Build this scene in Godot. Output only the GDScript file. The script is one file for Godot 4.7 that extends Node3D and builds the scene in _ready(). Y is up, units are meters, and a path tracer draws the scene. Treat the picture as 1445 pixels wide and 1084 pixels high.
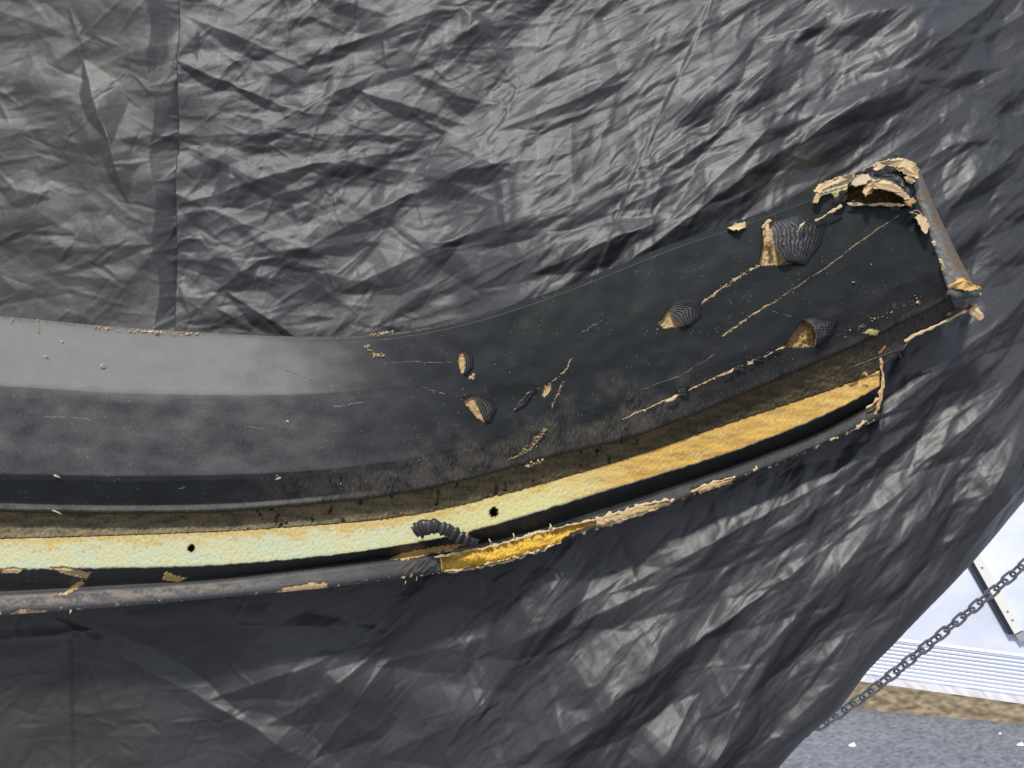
extends Node3D
# All layout numbers (px) are in the units of a 1445 x 1084 sheet laid over the cloth: 1 px is about 0.7 mm there.
const HALF := 0.42447          # tan(fov / 2), fov 46 degrees
const K := HALF / 542.0
const D := 0.9                 # lens to cloth
const U := K * D               # metres per px on the cloth
const GROUND := -1.0

var rng := RandomNumberGenerator.new()
var taken := {}
var zmap := PackedFloat32Array()
const ZW := 380
const ZH := 290
const ZS := 4.0

func _ready():
	rng.seed = 4711
	# ---- camera, sky, sun, exposure
	var cam := Camera3D.new()
	cam.name = "camera"
	cam.fov = 46.0
	cam.near = 0.02
	cam.far = 200.0
	cam.position = Vector3(0, 0, D)
	add_child(cam)
	cam.current = true
	var env := Environment.new()
	env.background_mode = Environment.BG_SKY
	var sm := ProceduralSkyMaterial.new()
	sm.sky_top_color = Color(0.67, 0.71, 0.79)
	sm.sky_horizon_color = Color(0.84, 0.86, 0.91)
	sm.sky_curve = 0.2
	sm.ground_bottom_color = Color(0.20, 0.20, 0.21)
	sm.ground_horizon_color = Color(0.5, 0.52, 0.55)
	sm.sky_energy_multiplier = 1.0
	var sky := Sky.new()
	sky.sky_material = sm
	env.sky = sky
	env.tonemap_mode = Environment.TONE_MAPPER_LINEAR
	env.tonemap_exposure = 1.3
	env.sdfgi_enabled = true
	env.ssao_enabled = true
	env.ssil_enabled = true
	var we := WorldEnvironment.new()
	we.name = "world"
	we.environment = env
	add_child(we)
	var sun := DirectionalLight3D.new()
	sun.name = "sun"
	sun.light_energy = 0.85
	sun.light_color = Color(1.0, 0.98, 0.945)
	sun.light_angular_distance = 5.0
	sun.shadow_enabled = true
	add_child(sun)
	sun.look_at_from_position(Vector3(-0.28, 0.80, 0.66), Vector3.ZERO)

	setting()
	cloth()
	bumper()
	chain()

# ------------------------------------------------------------------ helpers
func P(x: float, y: float, z: float) -> Vector3:
	return Vector3((x - 722.5) * K * (D - z), (542.0 - y) * K * (D - z), z)

func numbered(called: String) -> String:
	if not taken.has(called):
		taken[called] = 0
		return called
	taken[called] += 1
	return "%s_%03d" % [called, taken[called]]

func thing(called: String, label: String, category: String, at := Vector3.ZERO, group := "") -> Node3D:
	var o := Node3D.new()
	o.name = numbered(called)
	add_child(o, true)
	o.position = at
	o.set_meta("label", label)
	o.set_meta("category", category)
	if group:
		o.set_meta("group", group)
	return o

func put(called: String, mesh: Mesh, m: Material, parent: Node3D, label := "", stuff := false) -> MeshInstance3D:
	var o := MeshInstance3D.new()
	o.mesh = mesh
	o.material_override = m
	var n := called
	var i := 0
	while parent.has_node(NodePath(n)):
		i += 1
		n = "%s_%03d" % [called, i]
	o.name = n
	parent.add_child(o, true)
	if label:
		o.set_meta("label", label)
	if stuff:
		o.set_meta("kind", "stuff")
	return o

func mat(rough: float, c := Color.WHITE, vertex := true, spec := 0.5) -> StandardMaterial3D:
	var m := StandardMaterial3D.new()
	m.albedo_color = c.linear_to_srgb()
	m.vertex_color_use_as_albedo = vertex
	m.roughness = rough
	m.metallic_specular = spec
	m.cull_mode = BaseMaterial3D.CULL_DISABLED
	return m

func grain(m: StandardMaterial3D, freq: float, per_metre: float, strength: float, octaves := 3, sd := 1):
	var n := FastNoiseLite.new()
	n.seed = sd
	n.noise_type = FastNoiseLite.TYPE_SIMPLEX_SMOOTH
	n.frequency = freq
	n.fractal_octaves = octaves
	var t := NoiseTexture2D.new()
	t.width = 512
	t.height = 512
	t.seamless = true
	t.as_normal_map = true
	t.bump_strength = 6.0
	t.noise = n
	m.normal_enabled = true
	m.normal_texture = t
	m.normal_scale = strength
	m.uv1_triplanar = true
	m.uv1_world_triplanar = true
	m.uv1_scale = Vector3.ONE * per_metre

func noise(sd: int, freq: float, octaves := 1, kind := FastNoiseLite.TYPE_SIMPLEX_SMOOTH) -> FastNoiseLite:
	var n := FastNoiseLite.new()
	n.seed = sd
	n.noise_type = kind
	n.frequency = freq
	if octaves == 1:
		n.fractal_type = FastNoiseLite.FRACTAL_NONE
	else:
		n.fractal_type = FastNoiseLite.FRACTAL_FBM
		n.fractal_octaves = octaves
	return n

func facets(sd: int, cell: float) -> FastNoiseLite:
	var n := noise(sd, 1.0 / cell, 1, FastNoiseLite.TYPE_CELLULAR)
	n.cellular_distance_function = FastNoiseLite.DISTANCE_EUCLIDEAN
	n.cellular_return_type = FastNoiseLite.RETURN_DISTANCE2_SUB
	n.cellular_jitter = 1.0
	return n

func ss(a: float, b: float, x: float) -> float:
	var t := clampf((x - a) / (b - a), 0.0, 1.0)
	return t * t * (3.0 - 2.0 * t)

func pick(xs: Array, ys: Array, x: float) -> float:      # smooth curve through points, x rising
	var n := xs.size()
	if x <= xs[0]:
		return ys[0]
	if x >= xs[n - 1]:
		return ys[n - 1]
	var i := 0
	while x > xs[i + 1]:
		i += 1
	var a: float = ys[maxi(i - 1, 0)]
	var b: float = ys[i]
	var c: float = ys[i + 1]
	var d: float = ys[mini(i + 2, n - 1)]
	var h: float = xs[i + 1] - xs[i]
	var m0: float = (c - a) / (xs[i + 1] - xs[maxi(i - 1, 0)])
	var m1: float = (d - b) / (xs[mini(i + 2, n - 1)] - xs[i])
	var t: float = (x - xs[i]) / h
	var t2 := t * t
	var t3 := t2 * t
	return (2 * t3 - 3 * t2 + 1) * b + (t3 - 2 * t2 + t) * h * m0 + (-2 * t3 + 3 * t2) * c + (t3 - t2) * h * m1

func grid_normals(v: PackedVector3Array, w: int, h: int) -> PackedVector3Array:
	var out := PackedVector3Array()
	out.resize(w * h)
	for j in h:
		var j0 := maxi(j - 1, 0) * w
		var j1 := mini(j + 1, h - 1) * w
		var r := j * w
		for i in w:
			var dx := v[r + mini(i + 1, w - 1)] - v[r + maxi(i - 1, 0)]
			var dy := v[j1 + i] - v[j0 + i]
			out[r + i] = dy.cross(dx).normalized()
	return out

func to_mesh(v: PackedVector3Array, n: PackedVector3Array, c: PackedColorArray, idx: PackedInt32Array) -> ArrayMesh:
	var a := []
	a.resize(Mesh.ARRAY_MAX)
	a[Mesh.ARRAY_VERTEX] = v
	a[Mesh.ARRAY_NORMAL] = n
	if c.size():
		a[Mesh.ARRAY_COLOR] = c
	a[Mesh.ARRAY_INDEX] = idx
	var m := ArrayMesh.new()
	m.add_surface_from_arrays(Mesh.PRIMITIVE_TRIANGLES, a)
	return m

func compact(v: PackedVector3Array, n: PackedVector3Array, c: PackedColorArray, idx: PackedInt32Array) -> ArrayMesh:
	var map := PackedInt32Array()
	map.resize(v.size())
	map.fill(-1)
	var v2 := PackedVector3Array()
	var n2 := PackedVector3Array()
	var c2 := PackedColorArray()
	var i2 := PackedInt32Array()
	i2.resize(idx.size())
	for k in idx.size():
		var o := idx[k]
		if map[o] < 0:
			map[o] = v2.size()
			v2.append(v[o])
			n2.append(n[o])
			c2.append(c[o])
		i2[k] = map[o]
	return to_mesh(v2, n2, c2, i2)

func grid_index(w: int, h: int) -> PackedInt32Array:
	var idx := PackedInt32Array()
	for j in h - 1:
		for i in w - 1:
			var a := j * w + i
			idx.append_array([a, a + 1, a + w, a + 1, a + w + 1, a + w])
	return idx

# a closed box with small chamfers, eight corners given as two quads (front and back, clockwise from top left)
func slab(f: Array, b: Array) -> ArrayMesh:
	var st := SurfaceTool.new()
	st.begin(Mesh.PRIMITIVE_TRIANGLES)
	var quads := [[f[0], f[1], f[2], f[3]], [b[1], b[0], b[3], b[2]], [b[0], b[1], f[1], f[0]], [f[3], f[2], b[2], b[3]], [b[0], f[0], f[3], b[3]], [f[1], b[1], b[2], f[2]]]
	st.set_smooth_group(-1)
	for q in quads:
		for k in [0, 1, 2, 0, 2, 3]:
			st.add_vertex(q[k])
	st.generate_normals()
	return st.commit()

# ------------------------------------------------------------------ the place behind the cloth
func wall_at(x: float, back := 0.0) -> float:         # z of the kerb line, which comes nearer to the right
	return -1.88 + (x - 1.066) * 0.287 - back

# a strip standing along the wall line between two heights, both as functions of x
func run_strip(x0: float, x1: float, back_low: float, back_high: float, low: Callable, high: Callable, n: int, rows: int, rough: float, col: Callable) -> ArrayMesh:
	var v := PackedVector3Array()
	var c := PackedColorArray()
	var bump := noise(91, 14.0, 3)
	for j in rows + 1:
		var t := float(j) / rows
		for i in n + 1:
			var x := lerpf(x0, x1, float(i) / n)
			var y := lerpf(high.call(x), low.call(x), t)
			var q := bump.get_noise_2d(x, y * 1.5 + back_low * 10.0) * rough
			v.append(Vector3(x, y + q * 0.4, wall_at(x, lerpf(back_high, back_low, t)) + q))
			c.append(col.call(x, y))
	var idx := grid_index(n + 1, rows + 1)
	return to_mesh(v, grid_normals(v, n + 1, rows + 1), c, idx)

func setting():
	# asphalt, one sheet out to the horizon
	var road := mat(0.95)
	grain(road, 0.09, 9.0, 1.0, 3, 5)
	var w := 170
	var v := PackedVector3Array()
	var c := PackedColorArray()
	var spot := noise(3, 26.0, 2)
	var tone := noise(4, 2.0, 3)
	var fine := noise(8, 75.0, 1)
	var grit := noise(9, 170.0, 1)
	# a fine patch in view, and the rest of the yard around it as coarse cells of the same sheet
	var xs := [-80.0, -30.0, -8.0, -2.0]
	for i in w:
		xs.append(0.2 + i * 0.0105)
	xs.append_array([2.6, 4.0, 9.0, 30.0, 80.0])
	var zs := [-80.0, -30.0, -9.0, -4.0, -2.6]
	for i in 110:
		zs.append(-2.3 + i * 0.0105)
	zs.append_array([-0.9, 0.0, 1.5, 4.0, 9.0, 30.0, 80.0])
	for z in zs:
		for x in xs:
			var f: float = fine.get_noise_2d(x, z)
			var s: float = spot.get_noise_2d(x, z)
			v.append(Vector3(x, GROUND + f * 0.0018 + s * 0.001, z))
			var g: float = 0.20 + 0.05 * f + 0.07 * grit.get_noise_2d(x, z) + 0.03 * s + 0.03 * tone.get_noise_2d(x, z)
			c.append(Color(g * 0.95, g * 0.98, g * 1.10))
	var gr := put("ground", to_mesh(v, grid_normals(v, xs.size(), zs.size()), c, grid_index(xs.size(), zs.size())), road, self)
	gr.set_meta("kind", "structure")
	gr.set_meta("label", "grey asphalt ground in front of the brown kerb")

	var x0 := -2.0
	var x1 := 3.4
	var kerb_low := func(_x): return GROUND - 0.03
	var kerb_top := func(x): return -0.9166 - 0.060 * (x - 1.066)
	var kerb_soil := noise(12, 30.0, 4)
	var soil := func(x, y):
		var q: float = kerb_soil.get_noise_2d(x, y * 2.0)
		return Color(0.27, 0.215, 0.14) * (1.0 + 0.7 * q)
	var dusty := func(x, y):
		var q: float = kerb_soil.get_noise_2d(x * 1.3, y)
		return Color(0.55, 0.53, 0.55) * (1.0 + 0.35 * q)
	var ribs_low := func(x): return kerb_top.call(x) + 0.010
	var ribs_top := func(x): return kerb_top.call(x) + 0.128
	var stone := mat(0.95)
	grain(stone, 0.05, 8.0, 0.8, 4, 7)
	var kb := thing("kerb", "low brown earth-stained kerb between the asphalt and the ribbed metal sill", "kerb")
	put("kerb_face", run_strip(x0, x1, 0.0, 0.012, kerb_low, kerb_top, 900, 24, 0.010, soil), stone, kb)
	put("kerb_top", run_strip(x0, x1, 0.012, 0.060, kerb_top, ribs_low, 900, 6, 0.006, dusty), stone, kb)

	var alu := mat(0.42, Color(0.76, 0.80, 0.92), false)
	alu.metallic = 0.35
	var sill := thing("threshold", "ribbed pale aluminium sill along the foot of the white wall", "threshold")
	var y_low: float = ribs_low.call(0.0)
	var lo := func(x): return ribs_low.call(x) - 0.02
	put("back_plate", run_strip(x0, x1, 0.060, 0.074, lo, ribs_top, 2, 1, 0.0, func(_x, _y): return Color.WHITE), alu, sill)
	for k in 10:
		var st := PackedVector3Array()
		for x in [x0, x1]:
			for a in 7:
				var ang := PI * a / 6.0
				var y: float = ribs_low.call(x) + 0.006 + k * 0.0118 + cos(ang) * 0.0050
				st.append(Vector3(x, y, wall_at(x, 0.061 + 0.0011 * k) + sin(ang) * 0.0020))
		put("rib", to_mesh(st, grid_normals(st, 7, 2), PackedColorArray(), grid_index(7, 2)), alu, sill)

	var paint := mat(0.6)
	grain(paint, 0.012, 2.0, 0.25, 3, 17)
	var cloud := noise(33, 3.0, 3)
	var white := func(x, y):
		var q: float = cloud.get_noise_2d(x, y)
		return Color(0.74, 0.78, 0.92) * (1.0 + 0.22 * q)
	var wall_top := func(_x): return 1.6
	var wl := thing("wall", "pale blue-white painted wall above the ribbed sill", "wall")
	put("wall_panel", run_strip(x0, x1, 0.078, 0.082, ribs_top, wall_top, 120, 80, 0.0, white), paint, wl)
	var lip_low := func(x): return ribs_top.call(x) - 0.001
	var lip_top := func(x): return ribs_top.call(x) + 0.006
	put("bottom_trim", run_strip(x0, x1, 0.066, 0.072, lip_low, lip_top, 2, 1, 0.0, func(_x, _y): return Color(0.8, 0.8, 0.82)), paint, wl)

	# slanting bar on the wall
	var bar := thing("wall_bar", "white flat bar with a black edge strip, slanting across the pale wall", "bar")
	var flat := mat(0.5, Color(0.80, 0.79, 0.74), false)
	var black := mat(0.5, Color(0.015, 0.018, 0.03), false)
	var onwall := func(px, py, off):
		# where the ray through that sheet point meets a plane just in front of the wall
		var dx: float = (px - 722.5) * K
		var dy: float = (542.0 - py) * K
		var t: float = (D + 1.88 + 1.066 * 0.287 + 0.08 - off) / (1.0 + dx * 0.287)
		return Vector3(dx * t, dy * t, D - t)
	var a0: Vector3 = onwall.call(1316.0, 690.0, 0.03)
	var a1: Vector3 = onwall.call(1327.0, 684.0, 0.03)
	var b1: Vector3 = onwall.call(1444.0, 889.0, 0.03)
	var b0: Vector3 = onwall.call(1432.0, 895.0, 0.03)
	var bk := Vector3(0, 0, -0.03)
	put("flat_bar", slab([a0, a1, b1, b0], [a0 + bk, a1 + bk, b1 + bk, b0 + bk]), flat, bar)
	var e0: Vector3 = onwall.call(1310.0, 693.0, 0.026)
	var e1: Vector3 = onwall.call(1315.6, 690.3, 0.026)
	var g1: Vector3 = onwall.call(1431.6, 895.3, 0.026)
	var g0: Vector3 = onwall.call(1425.0, 896.0, 0.026)
	put("edge_strip", slab([e0, e1, g1, g0], [e0 + bk, e1 + bk, g1 + bk, g0 + bk]), black, bar)
	var t0: Vector3 = onwall.call(1433.0, 896.0, 0.024)
	var t1: Vector3 = onwall.call(1445.0, 890.0, 0.024)
	var t2: Vector3 = onwall.call(1451.0, 903.0, 0.024)
	var t3: Vector3 = onwall.call(1440.0, 906.0, 0.024)
	put("end_bracket", slab([t0, t1, t2, t3], [t0 + bk, t1 + bk, t2 + bk, t3 + bk]), mat(0.4, Color(0.35, 0.36, 0.38), false), bar)
	var rivet := SphereMesh.new()
	rivet.radius = 0.0035
	rivet.height = 0.005
	rivet.radial_segments = 10
	rivet.rings = 5
	for q in [[1385, 801], [1402, 832], [1421, 863], [1428, 875]]:
		var r := put("rivet", rivet, mat(0.5, Color(0.2, 0.2, 0.2), false), bar)
		r.position = onwall.call(float(q[0]) + 1.0, float(q[1]), 0.031)
	# loose stones on the asphalt
	var chips := [[1203.0, 1053.0, 0.014, "white triangular stone chip lying on the asphalt below the chain"], [1440.0, 1052.0, 0.012, "pale stone chip on the asphalt at the right border"], [1411.0, 1036.0, 0.006, "tiny pale grit stone on the asphalt close to the kerb"]]
	for q in chips:
		var t: float = -GROUND / ((q[1] - 542.0) * K)
		var s := SurfaceTool.new()
		s.begin(Mesh.PRIMITIVE_TRIANGLES)
		s.set_smooth_group(-1)
		var r: float = q[2]
		var base := []
		for k in 5:
			var an := TAU * k / 5.0 + 0.3
			base.append(Vector3(cos(an) * r * rng.randf_range(0.7, 1.2), 0, sin(an) * r * rng.randf_range(0.6, 1.0)))
		var top := Vector3(r * 0.3, r * 0.8, r * 0.1)
		for k in 5:
			s.add_vertex(base[k]); s.add_vertex(base[(k + 1) % 5]); s.add_vertex(top)
			s.add_vertex(base[(k + 1) % 5]); s.add_vertex(base[k]); s.add_vertex(Vector3.ZERO)
		s.generate_normals()
		var o := put("stone_chip", s.commit(), mat(0.8, Color(0.72, 0.70, 0.68), false), self)
		o.position = Vector3((q[0] - 722.5) * K * t, GROUND + 0.001, D - t)
		o.set_meta("label", q[3])
		o.set_meta("category", "stone")
		o.set_meta("group", "stone chips on the asphalt")

# ------------------------------------------------------------------ the black cloth
# folds: crest line x0,y0,x1,y1, width of the side above it, width of the side below it, height (px)
var FOLDS := [
	# upper middle creases
	[252, 188, 545, 190, 70, 26, 7], [255, 88, 338, 124, 34, 16, 7], [338, 124, 425, 158, 30, 14, 7],
	[330, 130, 490, 58, 30, 34, 7], [490, 58, 640, 8, 40, 30, 8], [358, 190, 500, 116, 30, 38, 8],
	[280, 28, 412, 84, 26, 20, 6], [275, 282, 430, 236, 34, 28, 8], [430, 236, 560, 212, 24, 22, 7],
	[252, 276, 432, 352, 46, 40, 8], [432, 352, 560, 282, 50, 36, 9], [560, 282, 740, 205, 44, 34, 9],
	[250, 366, 372, 366, 40, 24, 6], [372, 366, 432, 352, 24, 20, 5], [500, 402, 640, 340, 40, 40, 9],
	[640, 340, 800, 300, 34, 30, 8], [330, 420, 410, 470, 30, 20, 8], [310, 405, 360, 372, 24, 24, 6],
	[600, 110, 700, 150, 40, 30, 6], [520, 130, 640, 170, 34, 20, 6], [660, 20, 720, 110, 30, 34, 6],
	[700, 190, 860, 130, 34, 30, 7], [610, 250, 780, 230, 30, 22, 6], [690, 400, 830, 330, 40, 30, 8],
	# right of the thin straight crease
	[905, 245, 1000, 200, 26, 24, 8], [930, 210, 1040, 85, 44, 30, 12], [1000, 200, 1085, 90, 36, 30, 10],
	[1040, 160, 1140, 40, 40, 34, 9], [880, 300, 1010, 240, 30, 26, 8], [870, 385, 1080, 230, 40, 44, 15],
	[770, 385, 905, 330, 36, 26, 11], [960, 300, 1100, 170, 40, 40, 14], [1060, 245, 1240, 140, 60, 44, 16],
	[1150, 190, 1380, 20, 60, 46, 20], [1100, 60, 1300, 30, 46, 40, 10], [1330, 290, 1450, 195, 110, 24, 16],
	[1300, 330, 1370, 225, 40, 20, 7], [1180, 60, 1280, 20, 30, 30, 7], [1290, 130, 1420, 95, 50, 20, 6],
	[1370, 400, 1460, 330, 50, 34, 12], [1385, 330, 1460, 270, 40, 20, 8],
	# lower right
	[1250, 560, 1460, 400, 90, 50, 24], [1290, 640, 1460, 500, 60, 50, 18], [1180, 640, 1330, 520, 40, 36, 12],
	[745, 1035, 1010, 855, 70, 60, 22], [1010, 855, 1250, 680, 64, 60, 18], [700, 1100, 860, 975, 46, 50, 14],
	[900, 800, 1160, 660, 50, 40, 16], [1000, 960, 1180, 760, 60, 50, 16], [880, 1100, 960, 980, 40, 50, 14],
	[960, 1100, 1050, 930, 40, 40, 12], [1150, 840, 1330, 660, 60, 60, 18], [1060, 760, 1240, 620, 44, 40, 12],
	[1330, 740, 1450, 560, 50, 60, 16], [1090, 1030, 1230, 880, 60, 40, 10], [700, 905, 850, 815, 70, 40, 14],
	[820, 860, 940, 800, 40, 40, 12],
	# lower left, large and soft
	[-60, 908, 104, 892, 16, 26, 9], [104, 892, 330, 1010, 26, 150, 12], [330, 1010, 480, 1100, 30, 110, 9],
	[330, 975, 520, 905, 70, 40, 16], [400, 1010, 520, 930, 50, 46, 14], [460, 1050, 540, 940, 60, 60, 18],
	[560, 1060, 700, 980, 60, 60, 12], [560, 930, 720, 880, 50, 40, 10], [180, 880, 480, 885, 40, 60, 10],
	# left panel
	[118, 95, 150, 190, 40, 20, 8], [150, 190, 172, 270, 30, 18, 8], [0, 262, 60, 276, 30, 24, 4], [60, 350, 190, 345, 50, 30, 5], [20, 120, 110, 60, 40, 40, 5],
]
var hills := PackedFloat32Array()

# the many small creases: tapering flat-sided wedges whose run follows the pull of the cloth
func wedges() -> Array:
	var out := []
	for k in 2300:
		var x := rng.randf_range(-120.0, 1540.0)
		var y := rng.randf_range(-100.0, 1180.0)
		var pull := ss(480.0, 900.0, x + 0.45 * (y - 300.0))
		var panel := x < 250.0
		var low := y > 840.0 and x < 620.0
		if (panel or low) and rng.randf() < 0.70:
			continue
		var ang := lerpf(0.14 + rng.randfn() * 0.50, lerpf(0.60, 0.88, ss(200.0, 900.0, y)) + rng.randfn() * 0.15, pull)
		if rng.randf() < 0.13:
			ang += rng.randf_range(0.5, 1.2)
		var size := 0.55 * exp(absf(rng.randfn()) * 0.62)
		var ln := lerpf(90.0, 185.0, pull) * size
		var wu := lerpf(17.0, 20.0, pull) * size * rng.randf_range(0.6, 1.5)
		var wd := lerpf(14.0, 16.0, pull) * size * rng.randf_range(0.5, 1.4)
		var slope := rng.randf_range(0.05, 0.21) * lerpf(0.85, 0.9, pull) * (0.55 if panel or low else 1.0)
		var d := Vector2(cos(ang), -sin(ang)) * ln * 0.5
		var sg := 1.0 if rng.randf() < 0.75 else -1.0
		out.append([x - d.x, y - d.y, x + d.x, y + d.y, wu, wd, sg * slope * minf(wu, wd), rng.randf_range(0.1, 0.9)])
	for k in 2600:      # fine sharp puckers
		var x := rng.randf_range(-60.0, 1500.0)
		var y := rng.randf_range(-60.0, 1130.0)
		var pull := ss(480.0, 900.0, x + 0.45 * (y - 300.0))
		if (x < 250.0 or (y > 840.0 and x < 620.0)) and rng.randf() < 0.6:
			continue
		var ang := lerpf(0.2 + rng.randfn() * 0.7, 0.78 + rng.randfn() * 0.30, pull)
		var ln := rng.randf_range(22.0, 70.0)
		var wu := rng.randf_range(4.0, 8.0)
		var wd := rng.randf_range(3.5, 7.0)
		var d := Vector2(cos(ang), -sin(ang)) * ln * 0.5
		var sg := 1.0 if rng.randf() < 0.6 else -1.0
		out.append([x - d.x, y - d.y, x + d.x, y + d.y, wu, wd, sg * rng.randf_range(0.06, 0.22) * minf(wu, wd), rng.randf_range(0.1, 0.9)])
	return out

func cloth():
	var x0 := -130.0
	var y0 := -110.0
	var step := 1.7
	var w := 992
	var h := 780
	hills.resize(w * h)
	var f1 := facets(21, 78.0)
	var f2 := facets(22, 34.0)
	var d1 := facets(23, 54.0)
	var d2 := facets(24, 24.0)
	var e1 := facets(25, 60.0)
	var wa := noise(31, 1.0 / 130.0, 2)
	var wb := noise(32, 1.0 / 130.0, 2)
	var soft := noise(35, 1.0 / 200.0, 2)
	var small := noise(36, 1.0 / 16.0, 2)
	var mask := noise(37, 1.0 / 150.0, 2)
	var s1 := noise(38, 1.0 / 60.0, 1)
	var edge_x := [640.0, 700.0, 718.0, 782.0, 828.0, 878.0, 930.0, 990.0, 1034.0, 1084.0, 1200.0, 1260.0]
	var edge_y := [1516.0, 1455.0, 1438.0, 1384.0, 1340.0, 1288.0, 1240.0, 1192.0, 1144.0, 1102.0, 996.0, 940.0]
	# weave the steady part
	for j in h:
		var y := y0 + j * step
		for i in w:
			var x := x0 + i * step
			var qx := x + 26.0 * wa.get_noise_2d(x, y)
			var qy := y + 26.0 * wb.get_noise_2d(x, y)
			var mk := mask.get_noise_2d(x, y) * 0.5 + 0.5
			var wl := 1.0 - ss(196.0, 250.0, x)                       # the smoother left panel
			var wr := ss(560.0, 1000.0, x + 0.55 * (y - 300.0))       # pulled folds to the right
			var wlow := ss(700.0, 860.0, y) * (1.0 - ss(480.0, 720.0, x))
			var wm := (1.0 - wl) * (1.0 - wr)
			var z := 9.0 * soft.get_noise_2d(x, y)
			if wm > 0.01:
				z += wm * (1.0 - 0.7 * wlow) * (1.0 * f1.get_noise_2d(qx * 0.62 + qy * 0.25, qy) + 0.6 * (0.3 + mk) * f2.get_noise_2d(qx * 0.6 + qy * 0.2, qy))
			if wr > 0.01:
				var a := 0.74
				var al := qx * 0.738 - qy * 0.674
				var ac := qx * 0.674 + qy * 0.738
				z += wr * (1.3 * d1.get_noise_2d(al * 0.16, ac) + 0.5 * mk * d2.get_noise_2d(al * 0.4, ac) + 0.5 * mk * e1.get_noise_2d(qx * 1.8, qy * 1.1))
			if wl > 0.01:
				z += wl * (1.6 * e1.get_noise_2d(qx, qy * 0.9) + 0.8 * f2.get_noise_2d(qx * 0.7, qy))
			z += 0.12 * small.get_noise_2d(x, y * 1.6)
			hills[j * w + i] = z
	# named folds
	var wob := noise(41, 1.0 / 60.0, 2)
	for f in FOLDS + wedges():
		var p := Vector2(f[0], f[1])
		var q := Vector2(f[2], f[3])
		var dir := (q - p).normalized()
		var nn := Vector2(-dir.y, dir.x)
		if nn.y < 0:
			nn = -nn
		var ln := p.distance_to(q)
		var wu: float = f[4]
		var wd: float = f[5]
		var ht: float = f[6] * (1.15 if f.size() < 8 and f[0] > 690 else 1.0)
		var m := maxf(wu, wd) + 20.0
		var i0 := maxi(0, int((minf(p.x, q.x) - m - x0) / step))
		var i1 := mini(w - 1, int((maxf(p.x, q.x) + m - x0) / step))
		var j0 := maxi(0, int((minf(p.y, q.y) - m - y0) / step))
		var j1 := mini(h - 1, int((maxf(p.y, q.y) + m - y0) / step))
		for j in range(j0, j1 + 1):
			for i in range(i0, i1 + 1):
				var c := Vector2(x0 + i * step, y0 + j * step)
				var al := (c - p).dot(dir) / ln
				if al < -0.2 or al > 1.2:
					continue
				var ac := (c - p).dot(nn) + 2.5 * wob.get_noise_2d(c.x, c.y)
				# flat facets on both sides of the crest, narrowing to a point at either end
				var pk: float = f[7] if f.size() > 7 else 0.5
				var t := minf((al + 0.2) / (pk + 0.2), (1.2 - al) / (1.2 - pk))
				t = minf(t * 1.25, 1.0)
				var r := t + ac / wu if ac < 0.0 else t - ac / wd
				if r > 0.0:
					hills[j * w + i] += ht * r
	# thin straight crease, seam, rolled edge
	var v := PackedVector3Array()
	var c := PackedColorArray()
	v.resize(w * h)
	c.resize(w * h)
	var inside := PackedByteArray()
	inside.resize(w * h)
	var hue := noise(51, 1.0 / 240.0, 3)
	var thread := noise(52, 1.0 / 7.0, 2)
	for j in h:
		var y := y0 + j * step
		var bx := (pick(edge_x, edge_y, y) if y > 640.0 else 1516.0 + (640.0 - y)) + 18.0
		bx -= 38.0 * (1.0 - ss(1240.0, 1500.0, bx))
		for i in w:
			var x := x0 + i * step
			var k := j * w + i
			var z := hills[k]
			var cx := 1003.0 - y * 0.43 + 3.0 * sin(y * 0.02)
			var dd := x - cx
			if y < 420.0 and absf(dd) < 22.0:
				z += 2.6 * maxf(0.0, 1.0 + dd / 5.0) if dd < 0.0 else 2.6 * (1.0 - dd / 22.0)
			if y < 520.0:
				var lx := 204.0 + y * 0.03 + 4.0 * sin(y * 0.05)
				var rx := 250.0 - y * 0.012
				if x > lx and x < rx:
					z -= 15.0 * (x - lx) / (rx - lx) * (1.0 - ss(440.0, 520.0, y))
				elif x >= rx and x < rx + 30.0:
					z += 3.0 * (1.0 - (x - rx) / 30.0) * (1.0 - ss(440.0, 520.0, y))
			var hem := 1.0 - ss(96.0, 106.0, x)
			if hem > 0.0 and y > 880.0:
				z += hem * (9.0 * clampf((y - 890.0) / 18.0, 0.0, 1.0) - 6.0 * ss(908.0, 1100.0, y))
			# the cloth rolls backward along its free edge
			var off := (bx - x) * 0.72
			if off < 46.0:
				var t := clampf(1.0 - off / 46.0, 0.0, 1.6)
				z = z * (1.0 - 0.6 * minf(t, 1.0)) - 30.0 * t * t
			inside[k] = 1 if x < bx else 0
			var near := ss(540.0, 800.0, x) * (1.0 - ss(1240.0, 1500.0, x))
			if x >= bx:
				x = bx
				z -= 12.0
			v[k] = Vector3((x - 722.5) * U, (542.0 - y) * U, z * U - 0.004 + 0.044 * near * (1.0 - ss(190.0, 640.0, -(y - 620.0 + 0.417 * (x - 700.0)))))
			var g := 0.036 * (1.0 + 0.30 * hue.get_noise_2d(x, y) + 0.18 * thread.get_noise_2d(x, y))
			var warm := 1.0 - ss(150.0, 260.0, x)
			c[k] = Color(g * (1.0 + 0.08 * warm), g * (1.0 + 0.05 * warm), g * (1.06 - 0.1 * warm))
	var idx := PackedInt32Array()
	for j in h - 1:
		for i in w - 1:
			var a := j * w + i
			if inside[a] or inside[a + w]:
				idx.append_array([a, a + 1, a + w, a + 1, a + w + 1, a + w])
	var m := mat(0.40, Color.WHITE, true, 0.6)
	grain(m, 0.16, 22.0, 0.35, 2, 61)
	var o := put("backdrop_cloth", compact(v, grid_normals(v, w, h), c, idx), m, self)
	o.set_meta("label", "wrinkled black satin backdrop cloth hanging behind the damaged bumper")
	o.set_meta("category", "cloth")

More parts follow.
